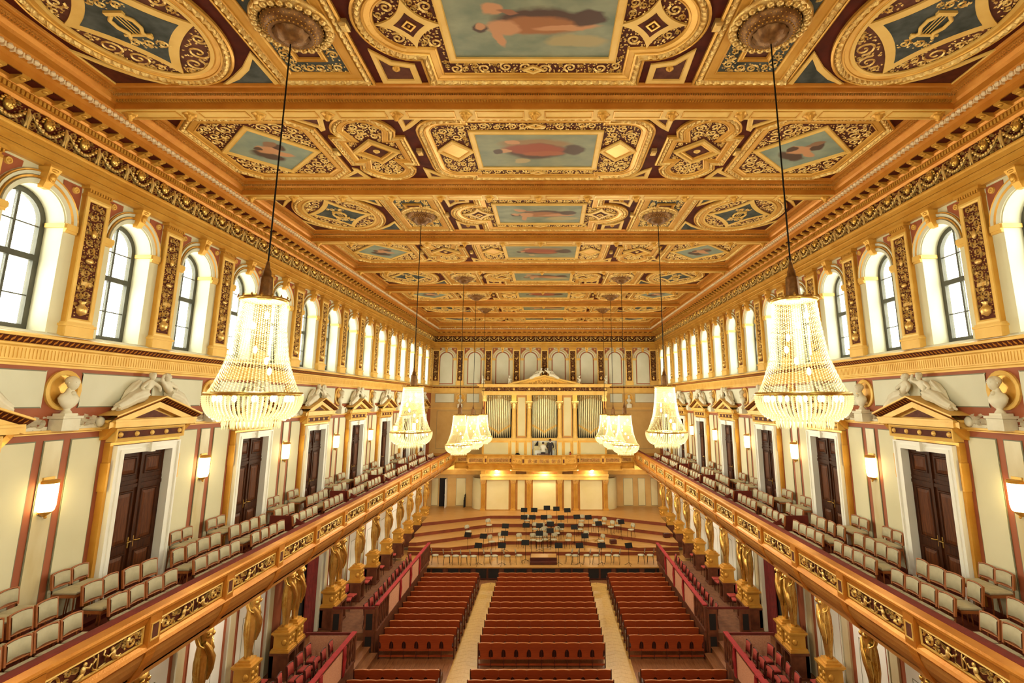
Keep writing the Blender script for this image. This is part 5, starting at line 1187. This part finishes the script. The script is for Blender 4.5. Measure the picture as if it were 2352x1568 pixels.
q = MB(); scrolls(q, [(-1.7, 11.60), (1.7, 11.60), (0, 12.02)], fo, .10, .14, (.16, .11, .08, .05), random.Random(6), (), 300, .03, 12); tag(q.build('carved_tympanum', 'gold_orn', pd), kind='stuff')
for k in (0, 1):
    o = clone(mu[k]); o.matrix_local = Matrix.Translation((0, Yo-.30, 1.93)) @ Matrix.Rotation(-pi/2, 4, 'Z') @ Matrix.Rotation(0, 4, 'X')
    tag(o, 'white stone muse on the organ pediment, %s of its peak' % ('left' if k == 0 else 'right'), 'statue', 'statues on the organ')
for k, x in enumerate((-5.0, -2.85, 2.85, 5.0)):
    V, F = PUTTO; q = MB(); q.add(V, F, True); P = head(q, (.04, 0, .52), .085); hair_on(q, P, .085); o = q.build('stone_putto', 'statue'); o.matrix_local = Matrix.Translation((x, Yo-.22, 11.67)) @ Matrix.Rotation(-pi/2 + (.5 if x < 0 else -.5), 4, 'Z')
    tag(o, 'small white putto on the organ cornice, %s from the left' % nth(k), 'statue', 'statues on the organ')
# lower storey of the organ front, behind the stage
lo_ = empty('organ_substructure'); tag(lo_, 'cream panelled front with fluted gilt pilasters below the organ balcony', 'panelling')
Mf = Matrix.Translation((0, 43.40, 0)) @ Matrix.Rotation(-pi/2, 4, 'Z')
MB().box(-4.98, 4.98, 43.40, 44.99, 1.875, 4.90).build('wall_core', 'gold_brown', lo_)
for x0, x1 in ((-4.55, -2.78), (-2.12, -1.52), (-.92, .92), (1.52, 2.12), (2.78, 4.55)): slab('cream_panel', rect(x0, x1, 1.90, 4.16), 'organ_white', lo_, .03, Mf, 'gold')
for x in (-4.80, -2.45, -1.22, 1.22, 2.45, 4.80):
    q = MB(); q.box(x-.21, x+.21, 43.22, 43.42, 1.875, 2.0); q.box(x-.16, x+.16, 43.26, 43.42, 2.0, 3.86)
    for k in range(4): q.tube([(x-.12+.08*k, 43.26, 2.05), (x-.12+.08*k, 43.26, 3.82)], .028, 5)
    p = q.build('fluted_pilaster', 'gold', lo_); q = MB(); q.loft([[(x+a*w, y, z) for a, y in ((-1, 43.42), (-1, 43.42-d_), (1, 43.42-d_), (1, 43.42))] for z, w, d_ in ((3.86, .17, .17), (3.95, .20, .2), (4.08, .23, .25), (4.16, .24, .26))], sm=False); q.build('capital', 'gold_orn', p)
    MB().box(x-.19, x+.19, 43.12, 43.42, 4.60, 4.93).build('bracket', 'gold', p)
q = MB(); q.box(-5.02, 5.02, 43.14, 43.42, 4.17, 4.42); q.box(-5.05, 5.05, 43.10, 43.42, 4.42, 4.60); q.build('entablature', 'gold_pale', lo_)
# far wall beside the organ
for s in (-1, 1):
    for x0, x1, z0, z1, m, nm in ((9.2, 8.66, 1.92, 4.05, 'organ_white', 'cream_panel'), (7.2, 6.42, 1.92, 4.05, 'organ_white', 'white_panel'), (9.0, 5.75, 6.35, 9.42, 'terra_warm_lit', 'far_wall_panel'), (6.55, 5.5, 10.11, 10.83, 'stucco', 'upper_panel'), (9.2, 7.6, 10.11, 10.83, 'stucco', 'upper_panel')):
        slab(nm, rect(*sorted((s*x0, s*x1)), z0, z1), m, wf, .022, FM(0))
    if s > 0: slab('cream_panel', rect(7.62, 8.2, 1.92, 4.05), 'organ_white', wf, .022, FM(0))
    MB().box(s*5.0, s*9.5, 44.72, 44.99, 4.36, 4.80).build('gilt_band', 'gold', wf)
    # curved cream screen closing the corner between the organ front and the wall
    q = MB(); A = [(s*(4.98+.85*sin(t)), 43.62+1.2*(1-cos(t))) for t in [i*pi/2/8 for i in range(9)]]
    n = 9; q.add([(x, y, 1.86) for x, y in A] + [(x, y, 4.2) for x, y in A] + [(x, y+.05, 1.86) for x, y in A] + [(x, y+.05, 4.2) for x, y in A], [(i, i+1, n+1+i, n+i) for i in range(n-1)] + [(2*n+i, 2*n+i+1, 3*n+i+1, 3*n+i) for i in range(n-1)] + [(n+i, n+i+1, 3*n+i+1, 3*n+i) for i in range(n-1)], True)
    sc_ = q.build('curved_screen', 'organ_white'); tag(sc_, 'tall curved cream screen beside the organ front, %s corner of the stage' % ('left' if s < 0 else 'right'), 'screen', 'curved stage screens')
q = MB(); q.box(-8.55, -7.95, 44.96, 44.99, 1.87, 4.05); q.build('dark_opening', 'near_black', wf)
dr = empty('stage_door', T(-7.93, 44.93, 1.86)); q = MB(); q.box(-.02, .02, -.75, 0, 0, 2.2); l_ = q.build('door_leaf', 'white', dr); q = MB(); q.mould(rect(-.65, -.12, .2, 2.0), [(0, 0.02), (.02, .035), (.05, .02)], lambda u, v, h: (h, u, v)); q.build('leaf_moulding', 'white', l_); q = MB(); q.ball((-.05, -.68, 1.0), .03, 6, 4); q.build('knob', 'brass', dr); tag(dr, 'white stage door standing open beside a dark opening behind the risers', 'door')
q = MB(); n = 10; P = [(-6.42+.06*sin(i*1.9)-.02*i*0, 44.85-.05*i) for i in range(n)]; q.add([(x, y, 1.87) for x, y in P] + [(x, y-.0, 2.9-.05*i) for i, (x, y) in enumerate(P)], [(i, i+1, n+1+i, n+i) for i in range(n-1)]); o = q.build('black_cloth', 'near_black'); tag(o, 'black cloth hanging beside the curved screen at the back of the stage', 'cloth')
# ================================================================== PEWS
def pew(nseat, w, arches):
    e = empty('pew_row'); L = nseat*w
    prev = None
    for k in range(nseat):
        x0, x1 = -L/2+k*w, -L/2+(k+1)*w; c = (x0+x1)/2; n = 6
        top = [(x0+.001 + (w-.002)*i/n, .885 + .016*sin(pi*i/n)) for i in range(n+1)]
        no = lambda x, s: [(x+s*.012, .36), (x+s*.085, .36), (x+s*.085, .50), (x+s*.075, .57), (x+s*.050, .63), (x+s*.014, .655)]
        ol = [*no(x0, 1)[1:], (x0+.001, .66)] + top + [(x1-.001, .66)] + no(x1, -1)[1:][::-1]
        q = MB(); q.prism([(a-c, b_) for a, b_ in ol][::-1], lambda u, v, h: (u, h - (v-.36)*.10, v), -.018, .018)
        t_ = MB(); P_ = [(a-c, b_) for a, b_ in top]; m_ = len(P_)
        t_.add([(a, y-.048, b_-.012) for y in (-.024, .024) for a, b_ in P_] + [(a, y-.05, b_+.008) for y in (-.02, .02) for a, b_ in P_], [(i, i+1, 2*m_+i+1, 2*m_+i) for i in range(m_-1)] + [(m_+i, m_+i+1, 3*m_+i+1, 3*m_+i) for i in range(m_-1)] + [(2*m_+i, 2*m_+i+1, 3*m_+i+1, 3*m_+i) for i in range(m_-1)])
        if prev is None: prev = q.build('back_board', 'pew', e, M4=T(c, 0)); t_.build('worn_edge', 'pew_edge', prev)
        else: clone(prev, e, T(c, 0))
    q = MB(); q.box(-L/2, L/2, -.03, .02, .30, .37); q.box(-L/2, L/2, -.02, .02, .08, .14); q.build('lower_rail', 'pew', e)
    q = MB(); q.box(-L/2+.02, L/2-.02, .06, .40, .39, .43); q.build('seat', 'pew_dk', e)  # seat darkened to paint the shade seen through the back notches
    pp = None
    for k in range(nseat+1):
        x = -L/2+k*w; end = k in (0, nseat)
        if end:
            q = MB(); q.prism([(-.04, .0), (.06, .0), (.06, .08), (.0, .1), (.02, .36), (.36, .38), (.42, .44), (.40, .62), (.30, .66), (.06, .62), (-.02, .90), (-.07, .91), (-.05, .5)], lambda u, v, h: (x+h, u, v), -.02, .02); q.build('end_panel', 'pew_dk', e)
        elif pp is None:
            q = MB(); q.box(-.012, .012, -.03, .02, .0, .60); q.box(-.016, .016, .0, .34, .60, .63); q.box(-.012, .012, .02, .05, .35, .60); q.box(-.10, .10, .055, .065, .36, .66); pp = q.build('armrest', 'pew_dk', e, M4=T(x, 0))  # armrest, plus dark boards behind the notches standing in for shade
        else: clone(pp, e, T(x, 0))
    return e
PY = [22.83, 23.54, 24.25, 24.97, 25.68, 26.39, 27.10, 27.82, 28.53, 29.24, 29.95, 30.67, 31.38]
cp = pew(10, .498, 9); spew = pew(6, .508, 5)
usedc = useds = False
for k, y in enumerate([20.73, 20.02, 19.31] + PY):
    o = clone(cp) if usedc else cp; usedc = True; o.matrix_local = T(.04, y+.08)
    tag(o, 'red-brown wooden pew row in the centre block, %s row from the stage' % nth(15-k), 'pew', 'pews of the centre block')
    if k == 3: continue
    for s, x in ((-1, -5.05), (1, 5.10)):
        o = clone(spew) if useds else spew; useds = True; o.matrix_local = T(x, y+.08)
        tag(o, 'red-brown wooden pew row in the %s block, %s row from the stage' % ('left' if s < 0 else 'right', nth(15-k if k > 3 else 14-k)), 'pew', 'pews of the side blocks')

# ================================================================== CHAIRS; every chair faces +x about its own origin
def chair(name, wood, pad, seat_h=.42, back_h=.82, w=.42, depth=.40, fold=False):
    e = empty(name); hw = w/2
    d = .20 if fold else depth; x0 = -.17
    q = MB(); q.cbox(x0+.02, x0+.02+d, -hw+.015, hw-.015, seat_h-.015, seat_h+.055, .022); q.build('seat', pad, e)
    q = MB(); q.box(x0, x0+d+.01, -hw, hw, seat_h-.06, seat_h-.015)
    if fold: q.cbox(x0+d-.01, x0+d+.07, -hw+.02, hw-.02, seat_h-.03, seat_h+.05, .02)
    q.build('seat_frame', wood, e)
    zb0, zb1 = seat_h+.09, back_h; t = lambda z: x0 - .13*(z-seat_h)
    n = 6; prof = [(-hw*.90 + 2*hw*.90*i/n) for i in range(n+1)]
    q = MB(); P = []
    for dz, dx, k in ((zb0+.03, .012, .95), (zb0+.04, .032, .92), (zb1-.035, .034, .92), (zb1-.02, .014, .95)):
        P.append([(t(dz)+dx-.02*(1-(u/(hw*.9))**2), u*k, dz + (.018*(1-(u/(hw*.9))**2) if dz > .6*zb1 else 0)) for u in prof])
    F = [(j*(n+1)+i, j*(n+1)+i+1, (j+1)*(n+1)+i+1, (j+1)*(n+1)+i) for j in range(3) for i in range(n)]
    q.add([p for r in P for p in r], F, True); q.build('back_pad', pad, e)
    q = MB()
    for s in (-1, 1): q.add([(t(z)+a, s*(hw-b_), z) for z in (zb0-.02, zb1) for a, b_ in ((-.02, 0), (.02, 0), (.02, .035), (-.02, .035))], [(0,1,5,4),(1,2,6,5),(2,3,7,6),(3,0,4,7),(4,5,6,7)])
    A = [(t(zb1), u, zb1-.005+.022*(1-(u/(hw*.9))**2)) for u in prof]; q.tube(A, .016, 5); q.tube([(t(zb0), u, zb0+.01) for u in prof], .015, 5)
    q.add([(t(z)-.012-.018*(1-(u/(hw*.9))**2), u, z) for z in (zb0, zb1) for u in prof], [(i, i+1, n+2+i, n+1+i) for i in range(n)]); q.build('back_frame', wood, e)
    for fx in (0, 1):
        for s in (-1, 1):
            q = MB(); xa = x0+.02 if not fx else x0+d-.02
            if not fx: q.tube([(t(zb0), s*(hw-.02), zb0), (xa-.02, s*(hw-.02), seat_h-.04), (xa-.06, s*(hw-.02), 0)], [.016, .018, .013], 4)
            else: q.tube([(xa, s*(hw-.025), seat_h-.05), (xa+.015, s*(hw-.02), 0)], [.018, .013], 4)
            q.build('leg', wood, e)
    return e
protoF = chair('balcony_chair', 'chair_wood', 'chair_pad', .42, .80, .43, fold=True)
protoS = chair('balcony_chair', 'chair_wood', 'chair_pad', .42, .84, .44)
protoH = chair('raised_balcony_chair', 'chair_wood', 'chair_pad', .54, .90, .42, .46)
protoR = chair('red_box_chair', 'pew_dk', 'red_pad', .43, .90, .42, .40)
USED = {}
def put(p, m4, label, group):
    o = p if p.name not in USED else clone(p); USED[p.name] = 1
    o.matrix_local = m4; tag(o, label, 'chair', group); return o
RJ = random.Random(12)
def skew(): return RJ.uniform(-.05, .05)
for si in (0, 1):
    B = (lambda h, u, z, r=0.0: LM(0) @ T(h, u, z, r)) if si == 0 else (lambda h, u, z, r=0.0: RM(0) @ T(h, -u, z, r))
    side = SIDE[si]; nf = ns = nr = 0
    for k in range(-1, 12):
        y0 = YG + DY*k - .06
        for j in range(4):
            y = y0 + .05 + .465*j
            if y < 6.6: continue
            put(protoF, B(1.93, y, 5.855, skew()), 'cream padded tip-up chair behind the %s balcony rail, %s from the near end' % (side, nth(nf)), 'front row of the side balconies'); nf += 1
            y = y0 + .32 + .48*j
            if k in (3, 5, 8) and j == 3: continue
            put(protoS, B(1.20 + RJ.uniform(-.03, .03), y, 5.935, skew()*2), 'cream padded chair in the %s balcony second row, %s from the near end' % (side, nth(ns)), 'second row of the side balconies'); ns += 1
    for j, yb in enumerate(BUSTS[:7]):
        for u in (-.98, -.55, .50, .93):
            if yb+u < 7.5: continue
            put(protoH, B(.36, yb+u, 6.005, skew()), 'high cream chair against the %s balcony wall, %s from the near end' % (side, nth(nr)), 'raised chairs along the balcony walls'); nr += 1
    nr = 0
    for y in [20.75-.62*j for j in range(9)]:
        put(protoR, B(2.30, y, .905, skew()*3), 'red upholstered chair along the front of the nearer %s box, %s from the gangway' % (side, nth(nr)), 'front chairs of the nearer boxes'); nr += 1
    nr = 0
    for y in [20.45-.66*j for j in range(6)]:
        put(protoR, B(1.62, y, .905, skew()*3), 'red upholstered chair in the back row of the nearer %s box, %s from the gangway' % (side, nth(nr)), 'back chairs of the nearer boxes'); nr += 1
    nr = 0
    for y in [24.35+.66*j for j in range(12)]:
        put(protoR, B(2.32, y, .905, skew()*3), 'red upholstered chair along the front of the farther %s box, %s from the gangway' % (side, nth(nr)), 'front chairs of the farther boxes'); nr += 1
    nr = 0
    for y in (18.9, 16.6, 26.1, 26.65, 28.5, 29.0, 30.9, 33.2):
        put(protoR, B(.50 if y < 20 else .62, y, .905, RJ.uniform(-.3, .3)), 'red upholstered chair between caryatids of the %s wall, %s from the near end' % (side, nth([16.6, 18.9, 26.1, 26.65, 28.5, 29.0, 30.9, 33.2].index(y))), 'chairs between the caryatids'); nr += 1

# ================================================================== ORCHESTRA CHAIRS AND MUSIC STANDS
CHAIRS_ST = [(-6.45, 33.72, 0.72), (-5.73, 33.59, 0.72), (-5.21, 33.59, 0.72), (-4.69, 33.52, 0.72), (-4.13, 33.52, 0.72), (-3.33, 33.59, 0.72), (-2.89, 33.59, 0.72), (-2.14, 33.59, 0.72), (-1.45, 33.7, 0.72), (-3.3, 35.89, 0.95), (-2.71, 36.46, 0.95), (-1.53, 36.3, 0.95), (-0.67, 36.3, 0.95), (-0.28, 36.13, 0.95), (-5.05, 37.59, 1.18), (-3.75, 38.36, 1.41), (-1.2, 39.69, 1.41), (-0.59, 38.24, 1.18), (0.01, 36.96, 1.18), (1.53, 33.77, 0.72), (1.92, 33.66, 0.72), (2.61, 33.69, 0.72), (3.16, 33.69, 0.72), (3.88, 33.73, 0.72), (4.37, 33.66, 0.72), (5.86, 33.77, 0.72), (6.4, 33.73, 0.72), (1.58, 36.25, 0.95), (0.08, 36.43, 0.95), (0.67, 36.43, 0.95), (0.87, 37.1, 1.18), (0.08, 37.1, 1.18), (3.69, 36.08, 0.95), (2.72, 36.96, 0.95), (2.47, 38.16, 1.18), (1.17, 38.16, 1.18), (3.49, 38.35, 1.41), (4.12, 38.87, 1.41), (4.54, 37.84, 1.41), (5.02, 38.24, 1.41), (5.78, 37.05, 1.41), (2.66, 39.64, 1.41), (-0.12, 38.16, 1.18), (0.36, 39.53, 1.41)]
STANDS = [(-1.44, 40.15, 1.41), (-0.71, 40.15, 1.41), (0.22, 39.43, 1.64), (-1.38, 38.84, 1.18), (-0.38, 38.73, 1.18), (-0.8, 38.84, 1.18), (-2.88, 37.5, 1.18), (-2.55, 37.3, 0.95), (-1.18, 37.49, 0.95), (-0.28, 37.11, 0.95), (-4.84, 35.88, 0.72), (-3.8, 35.55, 0.72), (-3.4, 35.33, 0.95), (-2.45, 35.33, 0.95), (-0.25, 35.33, 0.95), (-3.84, 32.86, 0.72), (-2.44, 32.86, 0.72), (-1.08, 34.03, 0.72), (0.21, 39.41, 1.64), (0.88, 39.36, 1.64), (1.68, 40.06, 1.41), (0.01, 38.85, 1.18), (0.38, 38.85, 1.18), (1.19, 38.74, 1.18), (2.3, 38.97, 1.18), (3.1, 38.85, 1.18), (0.45, 36.53, 1.18), (1.15, 37.38, 0.95), (2.03, 36.98, 0.95), (0.42, 36.02, 0.95), (3.63, 36.93, 1.18), (5.19, 37.44, 1.18), (2.63, 35.65, 0.72), (3.48, 33.41, 0.72), (5.07, 32.73, 0.72), (0.92, 32.65, 0.72), (2.16, 33.26, 0.72)]
def stage_chair():
    e = empty('orchestra_chair')
    q = MB(); q.lathe([(0, .44), (.19, .44), (.21, .465), (.20, .49), (0, .495)], (0, 0, 0), 14); q.build('seat', 'chair_pad', e)
    q = MB(); n = 8; A = [(-.20-.02*cos(t), .20*sin(t)) for t in [(-pi/2+pi*i/n) for i in range(n+1)]]
    pts = [[(-.205-.05*cos(t)*.6+dx, .19*sin(t)*k, z) for t in [(-pi/2+pi*i/n) for i in range(n+1)]] for z, k, dx in ((.62, .75, .0), (.66, 1, 0), (.78, 1, -.02), (.84, .7, -.025))]
    m = n+1; q.add([p for r in pts for p in r], [(j*m+i, j*m+i+1, (j+1)*m+i+1, (j+1)*m+i) for j in range(3) for i in range(n)], True); q.add([(x+.02, y, z) for r in pts for x, y, z in r], [(j*m+i, j*m+i+1, (j+1)*m+i+1, (j+1)*m+i) for j in range(3) for i in range(n)], True); q.build('backrest', 'chair_pad', e)
    for sx in (-1, 1):
        for sy in (-1, 1):
            q = MB(); top = (sx*.15, sy*.15, .45); P = [(sx*.19, sy*.18, 0), top]
            if sx < 0: P.append((-.22, sy*.13, .72))
            q.tube(P, .011, 5); q.build('leg', 'black', e)
    return e
def stand():
    e = empty('music_stand')
    q = MB(); q.box(-.23, .23, -.008, .008, -.15, .15); q.box(-.23, .23, -.06, .008, -.15, -.138); o = q.build('desk', 'black', e); o.matrix_local = Matrix.Translation((0, 0, 1.10)) @ Matrix.Rotation(-.45, 4, 'X')
    MB().tube([(0, 0.02, .12), (0, 0.02, 1.08)], .013, 6).build('pole', 'black', e)
    for k in range(3):
        A = 2*pi*k/3+.5; MB().tube([(0, .02, .16), (.14*cos(A), .02+.14*sin(A), .07), (.26*cos(A), .02+.26*sin(A), .012)], .011, 5).build('foot', 'black', e)
    return e
pc, ps = stage_chair(), stand()
SX = lambda x: ('left' if x < -.25 else 'right' if x > .25 else 'centre')
order = sorted(CHAIRS_ST, key=lambda p: (p[2], p[0])); cnt = {}
for x, y, z in order:
    z0 = z + (.006 if z < .8 else .0); lv = round((z-Z0)/DZ); a = atan2(0, -x) + pi*0
    n_ = cnt[lv] = cnt.get(lv, -1) + 1
    lab = ('beige round-seated orchestra chair at the stage front, %s from the left' % nth(n_)) if lv == 0 else 'beige round-seated orchestra chair on the %s stage riser, %s from the left' % (nth(lv-1), nth(n_))
    face = atan2(32.7-y, 0-x*.9) if y > 34.3 else (0.25 if x < 0 else pi-.25)
    o = put(pc, T(x, y, z0, face), lab, 'orchestra chairs')
ST2 = []
for x, y, z in sorted(STANDS, key=lambda p: (p[2], p[0])):
    if y < 33.3: y = 33.36
    if any(hypot(x-a, y-b_) < .5 for a, b_, _ in ST2): continue
    ST2.append((x, y, z))
cnt = {}
for x, y, z in ST2:
    lv = round((z-Z0)/DZ); n_ = cnt[lv] = cnt.get(lv, -1) + 1; o = ps if (lv, n_) == (0, 0) else clone(ps)
    if any(hypot(x-a, y-b_) < .35 for a, b_, _ in CHAIRS_ST): y += .3 if y > 34 else 0
    o.matrix_local = T(x, y, z + (.006 if z < .8 else 0), atan2(x*.5, 8) )
    tag(o, ('black music stand on the flat stage front, %s from the left' % nth(n_)) if lv == 0 else 'black music stand on the %s stage riser, %s from the left' % (nth(lv-1), nth(n_)), 'music stand', 'music stands')
for k, (x, y, z) in enumerate(((8.1, 37.0, 1.41), (4.5, 36.35, 1.18))):
    q = MB(); q.cbox(-.2, .2, -.15, .15, 0, .26, .02); o = q.build('small_case', 'pew_dk'); o.matrix_local = T(x, y, z, .2); tag(o, ('dark wooden box on the riser end by the caryatids' if k == 0 else 'dark wooden box on the second riser among the chairs'), 'box')

# ================================================================== PEOPLE AND THINGS ON THE ORGAN LOFT
def person(V, F, seated):
    e = empty('person'); q = MB(); zc = .72 if seated else 0
    q.add(V, F, True); b = q.build('body', 'jacket' if not seated else 'shirt', e)
    q = MB(); z = 1.24 if seated else 1.63; y = .06 if seated else .03
    P = head(q, (0, y, z), .10, pi/2); q.build('head', 'skin', b)
    q = MB(); hair_on(q, P, .10); q.build('hair', 'hair', b)
    q = MB(); zz = 1.08 if seated else 1.45; q.lathe([(.075, zz-.01), (.07, zz+.05), (.062, zz+.06)], (0, y-.02, 0), 12); q.build('collar', 'shirt', b)
    for s in (-1, 1):      # hands: palm, four fingers, thumb
        hx, hy, hz = (s*.16, .36, .76) if seated else (s*.21, .22, 1.01)
        q = MB(); q.ball((hx, hy+.03, hz), (.038, .05, .018), 7, 5)
        for k in range(4): l = (.062, .072, .068, .052)[k]; x = hx+(-.027+.018*k); q.tube([(x, hy+.06, hz), (x, hy+.06+l*.6, hz-.006), (x, hy+.06+l, hz-.025)], [.009, .008, .006], 5)
        q.tube([(hx-s*.034, hy+.03, hz), (hx-s*.06, hy+.06, hz-.01), (hx-s*.055, hy+.085, hz-.018)], [.011, .009, .007], 5); q.build('hand', 'skin', b)
    if seated:
        q = MB(); q.ball((0, .10, .52), (.20, .22, .11), 10, 6); q.build('trousers', 'jacket', b)
    return e
o = person(*STAND, False); o.matrix_local = T(.46, 43.05, 5.54); tag(o, 'person standing in a dark jacket with a white collar, back turned, at the organ', 'person')
o = person(*SEATED, True); o.matrix_local = T(-.10, 43.0, 5.70); tag(o, 'person sitting in a white shirt on the organ bench, back turned', 'person')
q = MB(); be = empty('organ_bench', T(-.10, 42.95, 5.525)); q.box(-.5, .5, -.18, .18, .58, .63); q.build('seat', 'box_wood', be)
for x in (-.45, .45): MB().box(x-.03, x+.03, -.16, .16, 0, .58).build('leg', 'box_wood', be)
tag(be, 'plain wooden organ bench below the seated person', 'bench')
ko = empty('organ_console', T(0.02, 43.53, 5.525)); MB().box(-.85, .85, -.05, .10, 0, .80).build('case', 'white', ko); MB().box(-.78, .78, -.14, .02, .80, .84).build('keyboard', 'white', ko); MB().box(-.85, .85, .05, .10, .8, 1.45).build('music_desk', 'organ_white', ko)
for s in (-1, 1): MB().box(s*.80, s*.88, -.16, .10, 0, .95).build('side_cheek', 'organ_white', ko)
tag(ko, 'white organ console with keyboards in the middle of the organ front', 'organ console')
q = MB(); q.prism([(-.30, 0), (0, 0), (0, .42)], lambda u, v, h: (u, h, v), -.02, .02); o = q.build('propped_lid', 'near_black'); o.matrix_local = T(-.50, 43.42, 6.98-.25); tag(o, 'black triangular propped lid left of the seated person', 'lid')
bg_ = empty('black_bag', T(-2.12, 43.0, 5.525)); q = MB(); q.loft([[(a*w, b_*d_, z) for a, b_ in ((-1, -1), (1, -1), (1, 1), (-1, 1))] for z, w, d_ in ((0, .20, .10), (.45, .21, .12), (.62, .16, .07), (.70, .05, .03))]); q.build('bag_body', 'black', bg_); q = MB(); q.tube([(-.08, 0, .66), (-.06, 0, .82), (.06, 0, .82), (.08, 0, .66)], .012, 5); q.build('handle', 'black', bg_); tag(bg_, 'black bag standing behind the organ parapet', 'bag')
q = MB(); q.lathe([(.09, 0), (.09, .52), (.05, .60), (.045, .70), (.06, .72)], (0, 0, 0), 12); ex = q.build('fire_extinguisher', 'velvet'); ex.matrix_local = T(2.03, 43.0, 5.525); q = MB(); q.box(-.05, .05, -.02, .02, .72, .78); q.tube([(.05, 0, .74), (.13, 0, .6), (.11, 0, .25)], .012, 5); q.build('hose_and_valve', 'black', ex); tag(ex, 'red cylinder with a black top behind the organ parapet', 'extinguisher')
